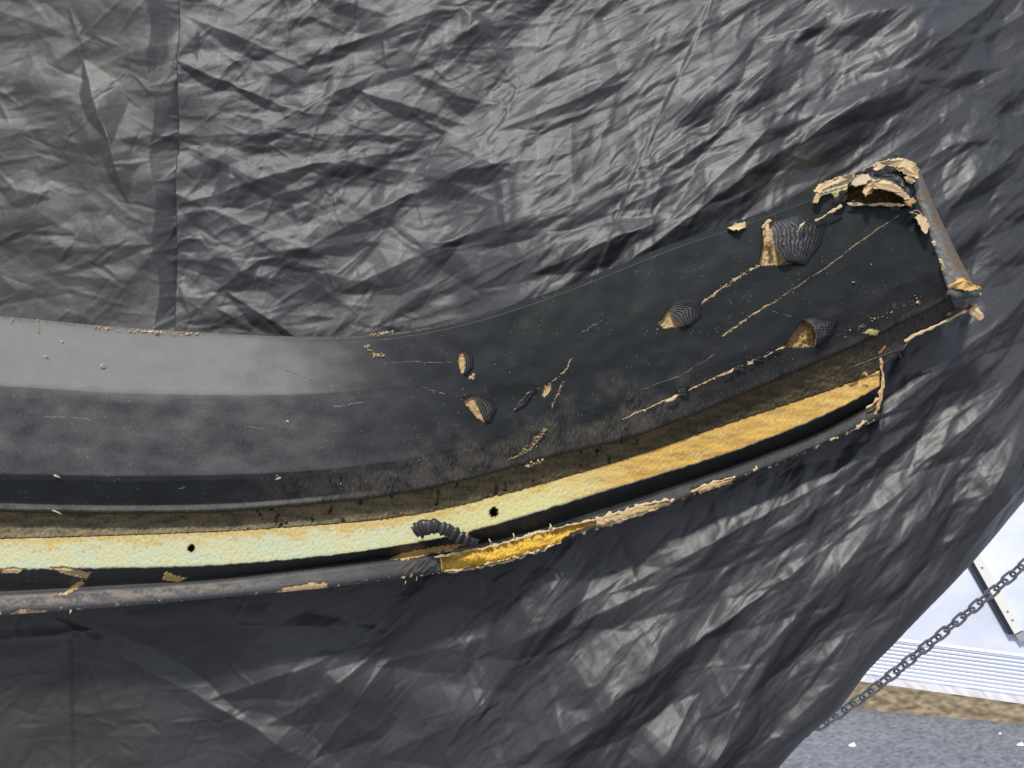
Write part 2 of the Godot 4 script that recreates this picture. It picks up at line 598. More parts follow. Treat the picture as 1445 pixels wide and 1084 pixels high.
# ------------------------------------------------------------------ the chain
func chain():
	var pts := [Vector2(1530, 728), Vector2(1445, 797), Vector2(1406, 831), Vector2(1380, 853), Vector2(1347, 880), Vector2(1304, 915), Vector2(1263, 949), Vector2(1222, 981), Vector2(1168, 1018), Vector2(1110, 1045), Vector2(1030, 1075)]
	var cv := Curve3D.new()
	for p in pts:
		cv.add_point(P(p.x, p.y, -0.22))
	var steel := mat(0.38, Color(0.33, 0.33, 0.32), false)
	steel.metallic = 0.75
	var pitch := 0.0134
	# one link, a stadium of round wire along x
	var wire := 0.0017
	var hw := 0.0049
	var hl := 0.0046
	var v := PackedVector3Array()
	var n := PackedVector3Array()
	var ring := 24
	var seg := 8
	for i in ring + 1:
		var t := TAU * i / ring
		var cpos := Vector3(cos(t) * hw + (hl if cos(t) > 0.001 else (-hl if cos(t) < -0.001 else 0.0)), sin(t) * hw, 0)
		var rad := Vector3(cos(t), sin(t), 0)
		for k in seg + 1:
			var a := TAU * k / seg
			var nn := rad * cos(a) + Vector3(0, 0, 1) * sin(a)
			v.append(cpos + nn * wire)
			n.append(nn)
	var link := to_mesh(v, n, PackedColorArray(), grid_index(seg + 1, ring + 1))
	var o := thing("chain", "grey steel link chain hanging slantwise beside the free edge of the black cloth", "chain", P(1304, 915, -0.22))
	var total := cv.get_baked_length()
	var s := pitch
	var k := 0
	while s < total - pitch:
		var p := cv.sample_baked(s)
		var d := (cv.sample_baked(s + 0.002) - cv.sample_baked(s - 0.002)).normalized()
		var side := d.cross(Vector3(0, 0, 1)).normalized()
		var b := Basis(d, side, d.cross(side))
		b = b * Basis(Vector3(1, 0, 0), (0.12 if k % 2 == 0 else 1.42) + rng.randf_range(-0.18, 0.18)) * Basis(Vector3(0, 0, 1), rng.randf_range(-0.07, 0.07))
		var l := put("link", link, steel, o)
		l.transform = Transform3D(b, p - o.position)
		s += pitch
		k += 1

# ------------------------------------------------------------------ the damaged bumper
var PITS := []        # torn places in the skin: outline, depth, colour
var STA := [
	# A (top edge), B, C, D (lip), E (flange foot)
	[-150, 437, -150, 536, -150, 664, -150, 716, -150, 762], [0, 446, 0, 544, 0, 668, 0, 721, 0, 760], [150, 460, 150, 553, 150, 671, 150, 724, 152, 756],
	[300, 470, 300, 557, 302, 670, 305, 722, 306, 750], [430, 475, 432, 556, 438, 664, 443, 711, 446, 741], [540, 471, 545, 547, 556, 650, 562, 697, 566, 729],
	[640, 454, 648, 528, 664, 628, 672, 673, 678, 706], [740, 425, 752, 498, 774, 594, 784, 642, 792, 675], [840, 388, 856, 458, 884, 560, 900, 614, 908, 640],
	[940, 347, 962, 418, 998, 518, 1016, 569, 1028, 598], [1040, 313, 1062, 382, 1099, 476, 1117, 526, 1127, 565], [1140, 277, 1162, 345, 1196, 437, 1215, 483, 1225, 530],
	[1222, 252, 1242, 315, 1274, 402, 1288, 448, 1300, 474], [1286, 240, 1304, 292, 1330, 375, 1343, 420, 1352, 444],
]
var LOW := [
	[-150, 762, 800, 838, 872], [0, 760, 802, 836, 868], [150, 756, 801, 828, 858], [300, 750, 797, 818, 845], [430, 742, 787, 803, 833], [540, 732, 773, 789, 821],
	[640, 714, 755, 774, 806], [740, 688, 727, 754, 784], [840, 660, 696, 723, 749], [940, 627, 666, 690, 714], [1040, 592, 634, 656, 679], [1140, 560, 595, 618, 638], [1200, 537, 567, 588, 611], [1240, 522, 545, 566, 592],
]

func inside_pit(x: float, y: float, list: Array) -> int:
	for k in list.size():
		var p = list[k]
		if p.box.has_point(Vector2(x, y)) and Geometry2D.is_point_in_polygon(Vector2(x, y), p.poly):
			return k
	return -1

func pit(flat: Array, depth: float, col: Color) -> Dictionary:
	var poly := PackedVector2Array()
	for k in range(0, flat.size(), 2):
		poly.append(Vector2(flat[k], flat[k + 1]))
	var box := Rect2(poly[0], Vector2.ZERO)
	for q in poly:
		box = box.expand(q)
	return {"poly": poly, "box": box, "depth": depth, "col": col}

const FOAM := Color(0.56, 0.40, 0.20)
const TAN := Color(0.40, 0.27, 0.12)
const CREAM := Color(0.66, 0.50, 0.29)
const AMBER := Color(0.70, 0.44, 0.06)

func surface_z(x: float, y: float) -> float:
	var i := clampi(int(round((x + 60.0) / ZS)), 0, ZW - 1)
	var j := clampi(int(round((y - 0.0) / ZS)), 0, ZH - 1)
	var z := zmap[j * ZW + i]
	return z if z > -1.0 else 0.085

func note_z(x: float, y: float, z: float):
	var i := int(round((x + 60.0) / ZS))
	var j := int(round(y / ZS))
	if i >= 0 and i < ZW and j >= 0 and j < ZH:
		zmap[j * ZW + i] = maxf(zmap[j * ZW + i], z)

func bumper():
	zmap.resize(ZW * ZH)
	zmap.fill(-9.0)
	var b := thing("bumper", "torn black bumper section with a yellow strip, hung in front of the black cloth", "car bumper", P(640, 640, 0.0))
	var skin_m := mat(0.50, Color.WHITE, true, 0.38)
	grain(skin_m, 0.10, 24.0, 0.35, 3, 71)
	var rubber := mat(0.40, Color.WHITE, true, 0.5)
	var paint := mat(0.62)
	grain(paint, 0.06, 18.0, 0.2, 4, 72)
	var foam_m := mat(0.95)
	grain(foam_m, 0.12, 30.0, 0.9, 3, 73)
	var dirt_m := mat(0.75)
	grain(dirt_m, 0.08, 20.0, 0.8, 4, 74)
	upper(b, skin_m, dirt_m, foam_m)
	lower(b, rubber, paint, foam_m)
	end_cap(b, skin_m, foam_m, rubber)
	damage(b, skin_m, foam_m, rubber)

# rows across the upper piece: w runs 0 A, 1 B, 2 C, 3 D, 4 E; negative w is the return behind the top edge
func upper(b: Node3D, skin_m: Material, dirt_m: Material, foam_m: Material):
	var rows := []
	for k in 8:
		rows.append(-1.0 + k / 8.0)
	for k in 76:
		rows.append(k / 76.0)
	for k in 92:
		rows.append(1.0 + k / 92.0)
	for k in 48:
		rows.append(2.0 + k / 48.0)
	for k in 4:
		rows.append(3.0 + 0.06 * k / 4.0)
	for k in 27:
		rows.append(3.06 + 0.94 * k / 26.0)
	for k in 4:
		rows.append(4.0 + (k + 1) / 4.0)
	var h := rows.size()
	var w := 1060
	var WL := [0.0, 0.10, 0.9, 1.0, 1.12, 2.0, 2.15, 2.8, 2.93, 3.0, 3.06, 3.6, 4.0]
	var ZL := [0.0465, 0.0518, 0.0850, 0.0890, 0.0905, 0.0965, 0.0955, 0.0835, 0.0865, 0.0855, 0.0745, 0.0715, 0.0740]
	var ZR := [0.0905, 0.0975, 0.1000, 0.1002, 0.1004, 0.0995, 0.0988, 0.0935, 0.0922, 0.0905, 0.0860, 0.0780, 0.0745]
	PITS = [
		pit([1071, 374, 1077, 345, 1075, 318, 1089, 311, 1096, 325, 1096, 352, 1106, 364, 1134, 372, 1110, 374], 0.006, FOAM),
		pit([1108, 489, 1118, 470, 1127, 459, 1137, 451, 1148, 456, 1156, 470, 1154, 488, 1130, 490], 0.009, TAN),
		pit([927, 454, 934, 452, 942, 437, 950, 436, 956, 447, 970, 460, 935, 463], 0.004, FOAM),
		pit([645, 508, 648, 497, 653, 496, 657, 507, 656, 524, 651, 528], 0.003, FOAM),
		pit([651, 561, 658, 564, 666, 558, 674, 570, 684, 596, 672, 588, 660, 574], 0.004, FOAM),
		pit([1194, 287, 1200, 262, 1222, 252, 1252, 258, 1276, 272, 1288, 286, 1286, 292, 1240, 289], 0.022, TAN),
		pit([1150, 272, 1178, 258, 1198, 256, 1192, 284, 1180, 284, 1172, 272, 1160, 276], 0.008, Color(0.50, 0.42, 0.22)),
		pit([1217, 471, 1228, 464, 1240, 468, 1238, 474], -0.0015, Color(0.60, 0.46, 0.18)),
		pit([764, 559, 768, 547, 777, 540, 778, 548, 770, 560], 0.002, FOAM),
		pit([738, 660, 745, 653, 766, 650, 768, 654, 748, 661], 0.0015, FOAM),
	]
	var v := PackedVector3Array()
	var c := PackedColorArray()
	var cls := PackedByteArray()
	v.resize(w * h)
	c.resize(w * h)
	cls.resize(w * h)
	var dust := noise(101, 1.0 / 90.0, 4)
	var dust2 := noise(102, 1.0 / 34.0, 3)
	var fib := noise(103, 1.0 / 5.0, 2)
	var fibm := noise(104, 1.0 / 60.0, 3)
	var dents := noise(105, 1.0 / 70.0, 2)
	var speck := noise(106, 1.0 / 3.2, 1)
	var scr := noise(107, 1.0 / 9.0, 2)
	var ns := STA.size()
	for i in w:
		var t := float(i) / (w - 1) * (ns - 1)
		var k := mini(int(t), ns - 2)
		var u := t - k
		var s0 = STA[maxi(k - 1, 0)]
		var s1 = STA[k]
		var s2 = STA[k + 1]
		var s3 = STA[mini(k + 2, ns - 1)]
		var L := []
		for q in 10:
			var a: float = s0[q]
			var bb: float = s1[q]
			var cc: float = s2[q]
			var dd: float = s3[q]
			L.append(bb + 0.5 * u * (cc - a + u * (2 * a - 5 * bb + 4 * cc - dd + u * (3 * (bb - cc) + dd - a))))
		var wr := ss(2.6, 5.8, t)
		var Z := []
		for q in WL.size():
			Z.append(lerpf(ZL[q], ZR[q], wr))
		for j in h:
			var r: float = rows[j]
			var px: float
			var py: float
			var z: float
			if r < 0.0:
				px = L[0] - 4.0 * r * 0.3
				py = L[1] + 7.0 * r * r
				z = lerpf(Z[0], 0.012, -r)
			elif r > 4.0:
				px = L[8]
				py = L[9] - 3.0 * (r - 4.0)
				z = lerpf(Z[12], 0.02, r - 4.0)
			else:
				var e := mini(int(r), 3)
				var f := r - e
				px = lerpf(L[e * 2], L[e * 2 + 2], f)
				py = lerpf(L[e * 2 + 1], L[e * 2 + 3], f)
				var g := 0
				while g < WL.size() - 2 and r > WL[g + 1]:
					g += 1
				var ft := clampf((r - WL[g]) / (WL[g + 1] - WL[g]), 0.0, 1.0)
				z = lerpf(Z[g], Z[g + 1], ft)
			if r >= 0.0 and r <= 3.0:
				z += 0.0011 * dents.get_noise_2d(px, py)
			var col: Color
			var kind := 0
			if r <= 3.04:
				# black skin: dusty on the left, with faded smears
				var left := 1.0 - ss(360.0, 720.0, px)
				var dn := dust.get_noise_2d(px, py * 1.5)
				var d2 := dust2.get_noise_2d(px * 0.5, py * 1.6)
				var da := left * clampf(0.42 + 0.30 * dn + 0.13 * d2 + 0.14 * fib.get_noise_2d(px * 0.8, py * 0.8), 0.0, 1.2)
				var upf := 1.0 - ss(0.90, 1.10, r + 0.05 * d2)
				da = lerpf(da, da * 0.4 + (1.0 - ss(300.0, 540.0, px + 90.0 * dn)) * 1.0, upf)
				da *= 1.0 - 0.85 * ss(1.97, 2.05, r)
				col = Color(0.0145, 0.0165, 0.0195).lerp(Color(0.125, 0.127, 0.125), clampf(da, 0.0, 1.2))
				var smear := clampf(d2 - 0.22, 0.0, 1.0) * ss(380.0, 640.0, px)
				col = col.lerp(Color(0.10, 0.085, 0.06), smear * 0.22 * (1.0 + fib.get_noise_2d(px, py)))
				# dry scuffed fibres towards the lip
				var fz := ss(1.75, 2.5, r + 0.5 * fibm.get_noise_2d(px, py)) * ss(260.0, 560.0, px) * (1.0 - 0.85 * ss(880.0, 1040.0, px))
				fz = maxf(fz, ss(2.65, 2.95, r) * 0.6)
				if fz > 0.0 and r < 3.0:
					var sl := 0.25 * ss(500.0, 900.0, px)
					var wv := 7.0 * dust2.get_noise_2d(px * 0.9, py * 0.9)
					var fv := 0.65 * fib.get_noise_2d(px * 1.1 + py * sl + wv, py * 0.32) + 0.5 * scr.get_noise_2d(px * 2.4 + py * sl, py * 0.9)
					z += 0.0004 * fv * fz
					col = col.lerp(Color(0.115, 0.102, 0.082), 0.5 * fz * clampf(0.7 + 1.2 * fibm.get_noise_2d(px * 1.5, py * 1.5), 0.0, 1.0))
					col = col.lerp(Color(0.19, 0.16, 0.118), clampf(fv + 0.12, 0.0, 1.0) * 0.6 * fz)
				# top edge rubbed
				if r > -0.3 and r < 0.05:
					col = col.lerp(Color(0.10, 0.09, 0.07), (0.5 + 0.5 * scr.get_noise_2d(px, py)) * (1.0 - ss(560.0, 760.0, px)))
					z += 0.0012 * scr.get_noise_2d(px * 2.0, 5.0)
				var sp := speck.get_noise_2d(px, py)
				if sp > 0.86 and dn > 0.12:
					col = col.lerp(Color(0.30, 0.27, 0.22), 0.5)
				var k2 := inside_pit(px + 1.6 * fib.get_noise_2d(px * 1.7, py * 1.7), py + 1.6 * fib.get_noise_2d(px * 1.7 + 70.0, py * 1.7), PITS)
				if k2 >= 0:
					kind = 2 + k2
					var pp = PITS[k2]
					note_z(px, py, z)
					z -= pp.depth * (0.8 + 0.25 * fib.get_noise_2d(px * 0.6, py * 0.6))
					col = pp.col * (1.0 + 0.35 * fib.get_noise_2d(px, py))
				elif r >= 0.0 and r < 3.0:
					note_z(px, py, z)
			else:
				kind = 1
				var q := dust2.get_noise_2d(px * 0.8, py * 3.0)
				var pale := ss(3.45, 3.75, r) * (1.0 - ss(420.0, 800.0, px))
				col = (Color(0.085, 0.066, 0.034) * (1.0 + 0.7 * (1.0 - ss(500.0, 900.0, px)) - 0.2 * ss(900.0, 1000.0, px))).lerp(Color(0.19, 0.16, 0.09), pale * 0.8) * (1.0 + 0.7 * q + 0.45 * fib.get_noise_2d(px, py * 0.6))
				col = col.lerp(Color(0.13, 0.075, 0.035), 0.35 * clampf(q + fibm.get_noise_2d(px, py), 0.0, 1.0))
				# crust, cracks across the flange
				z += 0.0009 * fib.get_noise_2d(px * 0.6, py * 0.6) + 0.0008 * scr.get_noise_2d(px * 1.3, py * 0.25)
				if scr.get_noise_2d(px * 0.5, py * 0.2) + 0.25 * fib.get_noise_2d(px, py) < -0.56 and px > 330.0 and px < 900.0:
					z -= 0.0022
					col = col * 0.45
				if px > 1180.0:
					col = col.lerp(Color(0.05, 0.045, 0.042), ss(1180.0, 1260.0, px) * 0.7)
				note_z(px, py, z)
			var id := j * w + i
			v[id] = P(px, py, z) - b.position
			c[id] = col
			cls[id] = kind
	var n := grid_normals(v, w, h)
	var ids := [PackedInt32Array(), PackedInt32Array()]
	for q in PITS:
		ids.append(PackedInt32Array())
	for j in h - 1:
		for i in w - 1:
			var a := j * w + i
			for tri in [[a, a + 1, a + w], [a + 1, a + w + 1, a + w]]:
				var n0 := 0
				var n2 := 0
				for q in tri:
					if cls[q] == 0: n0 += 1
					n2 = maxi(n2, cls[q])
				var which := n2 if n2 >= 2 else (0 if n0 >= 2 else 1)
				var pa: PackedInt32Array = ids[which]
				pa.append_array(tri)
				ids[which] = pa
	put("outer_skin", compact(v, n, c, ids[0]), skin_m, b)
	put("lower_flange", compact(v, n, c, ids[1]), dirt_m, b, "brown stained ledge under the black skin")
	for q in PITS.size():
		put("exposed_foam", compact(v, n, c, ids[2 + q]), foam_m, b)

func lower(b: Node3D, rubber: Material, paint: Material, foam_m: Material):
	# rows: 0 E, 1 F, 2 G, 3 H
	var bead_m := mat(0.62)
	grain(bead_m, 0.08, 20.0, 0.5, 4, 79)
	var rows := [-0.6, -0.3, -0.1]
	for k in 34:
		rows.append(k / 33.0 * 0.999)
	for k in 26:
		rows.append(1.001 + k / 26.0)
	for k in 30:
		rows.append(2.0 + k / 30.0)
	for k in 7:
		rows.append(3.0 + k / 6.0)
	var h := rows.size()
	var w := 1000
	var WL := [0.0, 0.95, 1.0, 1.06, 1.9, 2.0, 2.12, 2.35, 2.6, 2.85, 3.0]
	var ZZ := [0.0735, 0.0790, 0.0790, 0.0800, 0.0665, 0.0660, 0.0700, 0.0765, 0.0795, 0.0800, 0.0755]
	var holes := [
		pit([620, 786, 660, 775, 700, 768, 742, 756, 776, 748, 800, 741, 838, 733, 842, 738, 806, 752, 780, 771, 740, 783, 700, 793, 650, 804, 622, 808], 0.009, AMBER),
		pit([548, 790, 565, 781, 590, 776, 640, 768, 660, 766, 640, 776, 600, 783, 575, 790], 0.0025, Color(0.62, 0.44, 0.18)),
		pit([388, 836, 400, 829, 420, 826, 438, 822, 462, 822, 458, 832, 420, 838], 0.0012, FOAM),
		pit([10, 868, 28, 858, 40, 861, 66, 861, 60, 872, 20, 874], 0.0012, FOAM),
		pit([228, 818, 234, 807, 244, 812, 264, 815, 260, 820, 240, 821], -0.0015, Color(0.60, 0.42, 0.14)),
		pit([70, 801, 92, 800, 112, 805, 128, 808, 120, 817, 100, 812, 86, 808], 0.0020, FOAM),
		pit([72, 838, 92, 836, 108, 822, 116, 818, 118, 824, 104, 834, 90, 840], 0.0015, FOAM),
		pit([0, 803, 20, 801, 34, 803, 26, 808, 0, 809], 0.0015, FOAM),
		pit([830, 735, 850, 728, 880, 722, 905, 713, 946, 706, 950, 714, 900, 730, 850, 745], 0.003, FOAM),
		pit([976, 690, 990, 684, 1020, 676, 1036, 672, 1030, 682, 990, 696], 0.003, FOAM),
	]
	var v := PackedVector3Array()
	var c := PackedColorArray()
	var cls := PackedByteArray()
	v.resize(w * h)
	c.resize(w * h)
	cls.resize(w * h)
	var rag := noise(201, 1.0 / 18.0, 3)
	var fine := noise(202, 1.0 / 6.0, 3)
	var blot := noise(203, 1.0 / 40.0, 4)
	var dustn := noise(204, 1.0 / 70.0, 3)
	var xs := []
	var ls := [[], [], [], []]
	for s in LOW:
		xs.append(float(s[0]))
		for q in 4:
			ls[q].append(float(s[q + 1]))
	for i in w:
		var x := lerpf(-150.0, 1241.0, float(i) / (w - 1))
		var L := []
		for q in 4:
			L.append(pick(xs, ls[q], x))
		L[1] += 1.3 * rag.get_noise_2d(x, 3.0) + (2.5 * maxf(0.0, rag.get_noise_2d(x, 30.0)) if x < 130.0 else 0.0)
		L[3] += 1.0 * rag.get_noise_2d(x * 2.0, 77.0) * (0.5 + 1.5 * ss(560.0, 800.0, x))
		for j in h:
			var r: float = rows[j]
			var y: float
			var z: float
			if r < 0.0:
				y = L[0] + 6.0 * r
				z = 0.0700
			elif r > 3.0:
				y = L[3] - 4.0 * (r - 3.0) * (r - 3.0)
				z = lerpf(0.0768, 0.018, r - 3.0)
			else:
				var e := mini(int(r), 2)
				y = lerpf(L[e], L[e + 1], r - e)
				var g := 0
				while g < WL.size() - 2 and r > WL[g + 1]:
					g += 1
				z = lerpf(ZZ[g], ZZ[g + 1], clampf((r - WL[g]) / (WL[g + 1] - WL[g]), 0.0, 1.0))
				if r > 2.0:
					z = pick([2.0, 2.14, 2.4, 2.8, 3.0], [0.0660, 0.0738, 0.0765, 0.0785, 0.0768], r)
			var kind := 0
			var col: Color
			var fn := fine.get_noise_2d(x, y)
			var bl := blot.get_noise_2d(x, y * 2.0)
			if r < 1.0:
				var mint := Color(0.51, 0.51, 0.30).lerp(Color(0.47, 0.515, 0.345), clampf(0.5 + 1.5 * dustn.get_noise_2d(x, y * 2.0), 0.0, 1.0))
				var lemon := Color(0.53, 0.50, 0.22)
				var gold := Color(0.47, 0.28, 0.052) * (1.0 + 0.5 * rag.get_noise_2d(x * 0.25 + y * 0.1, y * 1.4))
				var g1 := ss(500.0, 720.0, x + 60.0 * bl)
				var g2 := ss(760.0, 900.0, x + 60.0 * bl)
				col = mint.lerp(lemon, g1).lerp(gold, g2)
				# rust-yellow stain creeping down from the joint
				var st := (1.0 - ss(0.05, 0.42, r + 0.45 * bl + 0.2 * fn)) * (1.0 - 0.7 * g2)
				col = col.lerp(Color(0.52, 0.34, 0.08), st * 0.8)
				st = clampf(bl * 1.4 - 0.15 + 0.5 * fn, 0.0, 1.0)
				col = col.lerp(Color(0.58, 0.46, 0.17), st * 0.6)
				if fn > 0.42:
					col = col.lerp(Color(0.70, 0.62, 0.34), 0.22)
				elif fn < -0.45:
					col = col * 0.75
				z += 0.0004 * fn
				if r < 0.02:
					col = Color(0.10, 0.06, 0.02)
				var dh := 0.25 * fn + minf(Vector2(x - 270.0, y - 774.0).length() / 4.6, Vector2((x - 697.0) * 1.1, y - 723.0).length() / 6.0)
				if dh < 1.0:
					kind = 3
					z -= 0.012
					col = Color(0.015, 0.012, 0.01)
				elif dh < 1.5:
					col = col.lerp(Color(0.30, 0.20, 0.10), 0.6)
			elif r < 2.0:
				kind = 1
				col = Color(0.014, 0.015, 0.0155) * (1.0 + 0.6 * fn)
				var dz := (1.0 - ss(300.0, 620.0, x))
				col = col.lerp(Color(0.03, 0.032, 0.03), dz * 0.6)
				z += 0.0004 * rag.get_noise_2d(x * 0.4, y * 2.0)
			else:
				kind = 2
				var left := 1.0 - ss(380.0, 640.0, x)
				var band := ss(2.05, 2.3, r) * (1.0 - ss(2.55, 2.85, r + 0.2 * bl))
				col = Color(0.020, 0.021, 0.0235)
				col = col.lerp(Color(0.10, 0.10, 0.105), left * 0.55)
				col = col.lerp(Color(0.19, 0.165, 0.13), left * (1.0 - ss(230.0, 420.0, x) * 0.75) * band * clampf(0.6 + 1.6 * bl + 0.4 * fn, 0.0, 1.0))
				col = col.lerp(Color(0.13, 0.10, 0.07), 0.4 * clampf(dustn.get_noise_2d(x, y), 0.0, 1.0))
				col = col * (1.0 + 0.25 * fn)
				if r > 2.8 and r < 3.3 and rag.get_noise_2d(x * 1.3, y) + 0.5 * fine.get_noise_2d(x * 1.5, y * 1.5) - 0.5 * (3.0 - r) > (0.52 if x < 560.0 else 0.3):
					col = CREAM * (0.9 + 0.4 * fn)
				# the wrinkled collar where the skin was pulled round the foam
				if x > 550.0 and x < 622.0:
					z += ss(550.0, 580.0, x) * (0.0008 + 0.0012 * fine.get_noise_2d((x + y) * 0.5, (x - y) * 0.15))
			var k2 := inside_pit(x + 2.4 * fine.get_noise_2d(x * 0.8, y * 0.8 + 50.0), y + 2.4 * fine.get_noise_2d(x * 0.8 + 90.0, y * 0.8), holes)
			if k2 >= 0 and r > 0.9 and r <= 3.25:
				var pp = holes[k2]
				note_z(x, y, z)
				kind = 7 + k2
				z -= pp.depth * (0.9 + 0.14 * fn + 0.2 * bl)
				col = pp.col * (1.0 + 0.35 * fn)
				if k2 == 0 and bl > 0.3:
					col = col.lerp(Color(0.50, 0.27, 0.05), 0.6)
			else:
				note_z(x, y, z)
			var id := j * w + i
			v[id] = P(x, y, z) - b.position
			c[id] = col
			cls[id] = kind
	var n := grid_normals(v, w, h)
	var ids := []
	for q in 7 + holes.size():
		ids.append(PackedInt32Array())
	for j in h - 1:
		for i in w - 1:
			var a := j * w + i
			for tri in [[a, a + 1, a + w], [a + 1, a + w + 1, a + w]]:
				var which := maxi(cls[tri[0]], maxi(cls[tri[1]], cls[tri[2]]))
				if which == 3 and i > w / 2:
					which = 6
				var pa: PackedInt32Array = ids[which]
				pa.append_array(tri)
				ids[which] = pa
	put("mounting_strip", compact(v, n, c, ids[0]), paint, b, "mint to golden yellow strip along the bumper")
	put("rubber_band", compact(v, n, c, ids[1]), rubber, b)
	put("lower_bead", compact(v, n, c, ids[2]), bead_m, b)
	put("bolt_hole", compact(v, n, c, ids[3]), foam_m, b)
	put("bolt_hole", compact(v, n, c, ids[6]), foam_m, b)
	put("amber_foam", compact(v, n, c, ids[7]), foam_m, b, "bright amber foam where the lower bead is torn open")
	for q in range(1, holes.size()):
		put("bare_patch", compact(v, n, c, ids[7 + q]), foam_m, b)

# a ragged crumbling cord along points [x, y, z, ...] with radius in px
func cord(b: Node3D, called: String, pts: Array, r0: float, r1: float, col: Color, m: Material, rough := 0.5, label := ""):
	var cv := Curve3D.new()
	for k in range(0, pts.size(), 3):
		cv.add_point(P(pts[k], pts[k + 1], pts[k + 2]))
	var ln := cv.get_baked_length()
	var nr := maxi(10, int(ln / 0.0006))
	var seg := 13
	var v := PackedVector3Array()
	var c := PackedColorArray()
	var nz := noise(rng.randi() % 9999, 1.0 / 0.010, 1)
	var fz := noise(rng.randi() % 9999, 1.0 / 0.0024, 3)
	for i in nr + 1:
		var t := float(i) / nr
		var p := cv.sample_baked(t * ln)
		var d := (cv.sample_baked(minf(t * ln + 0.002, ln)) - cv.sample_baked(maxf(t * ln - 0.002, 0.0))).normalized()
		var s := d.cross(Vector3(0, 0, 1)).normalized()
		var f := s.cross(d)
		var r := lerpf(r0, r1, t) * U * sqrt(clampf(minf(t, 1.0 - t) * nr / 2.5, 0.02, 1.0))
		var at := t * ln
		var out1 := 0.75 + rough * (1.2 * nz.get_noise_2d(at, 9.0) + 0.55 * fz.get_noise_2d(at, 20.0))
		var out2 := 0.75 + rough * (1.2 * nz.get_noise_2d(at, 50.0) + 0.55 * fz.get_noise_2d(at, 70.0))
		var thick := 0.5 + 0.5 * rough * nz.get_noise_2d(at * 1.5, 90.0)
		for k in seg + 1:
			var a := TAU * (k % seg) / seg
			var side := cos(a) * (maxf(out1, 0.15) if cos(a) > 0.0 else maxf(out2, 0.15))
			var q := p + (s * side + f * sin(a) * maxf(thick, 0.2)) * r
			var nn := fz.get_noise_3d(q.x * 1.3, q.y * 1.3, q.z * 1.3)
			v.append(q + (s * cos(a) + f * sin(a)) * r * 0.28 * rough * nn - b.position)
			c.append(col * clampf(1.0 + 0.45 * nn, 0.5, 1.25))
	put(called, to_mesh(v, grid_normals(v, seg + 1, nr + 1), c, grid_index(seg + 1, nr + 1)), m, b, label)

# loose crumbs strewn along a scratch, one mesh
# a broken plate of foam: ragged outline in px, chamfered edge, uneven face
func shard(b: Node3D, flat: Array, z: float, col: Color, m: Material):
	var nz := noise(rng.randi() % 9999, 1.0 / 5.0, 3)
	var lo := noise(rng.randi() % 9999, 1.0 / 22.0, 1)
	var ring := PackedVector2Array()
	var mid := Vector2.ZERO
	var n := flat.size() / 2
	for k in n:
		var p := Vector2(flat[k * 2], flat[k * 2 + 1])
		var q := Vector2(flat[(k * 2 + 2) % flat.size()], flat[(k * 2 + 3) % flat.size()])
		var parts := maxi(1, int(p.distance_to(q) / 1.6))
		for e in parts:
			var r := p.lerp(q, float(e) / parts)
			ring.append(r + Vector2(nz.get_noise_2d(r.x, r.y), nz.get_noise_2d(r.x + 99.0, r.y)) * 2.6)
	for p in ring:
		mid += p / ring.size()
	var st := SurfaceTool.new()
	st.begin(Mesh.PRIMITIVE_TRIANGLES)
	var tri := Geometry2D.triangulate_polygon(ring)
	var at := func(p: Vector2, drop: float) -> Vector3:
		return P(p.x, p.y, z + 0.004 * lo.get_noise_2d(p.x, p.y) + 0.0016 * nz.get_noise_2d(p.x * 1.5, p.y * 1.5) - drop) - b.position
	st.set_smooth_group(-1)
	for k in range(0, tri.size(), 3):
		for e in 3:
			st.set_color(col * (1.0 + 0.3 * nz.get_noise_2d(ring[tri[k + e]].x, ring[tri[k + e]].y)))
			st.add_vertex(at.call(ring[tri[k + e]], 0.0))
	for k in ring.size():
		var p0: Vector3 = at.call(ring[k], 0.0)
		var p1: Vector3 = at.call(ring[(k + 1) % ring.size()], 0.0)
		var q0: Vector3 = at.call(ring[k] + (ring[k] - mid).normalized() * 0.8, 0.0035)
		var q1: Vector3 = at.call(ring[(k + 1) % ring.size()] + (ring[(k + 1) % ring.size()] - mid).normalized() * 0.8, 0.0035)
		st.set_color(col * 0.8)
		for v in [p0, p1, q0, p1, q1, q0]:
			st.add_vertex(v)
	st.generate_normals()
	put("foam_shard", st.commit(), m, b)

func scratch(b: Node3D, pts: Array, r: float, col: Color, m: Material):
	var cv := Curve2D.new()
	for k in range(0, pts.size(), 2):
		cv.add_point(Vector2(pts[k], pts[k + 1]))
	var ln := cv.get_baked_length()
	var out := []
	var nz := noise(rng.randi() % 9999, 1.0 / 30.0, 2)
	for k in 25:
		var p := cv.sample_baked(ln * k / 24.0) + Vector2(0.6, 1.0) * 2.0 * nz.get_noise_2d(k * 8.0, 1.0)
		out.append_array([p.x, p.y, surface_z(p.x, p.y) - r * U * 0.35])
	cord(b, "scratch", out, r, r, col, m, 1.0)

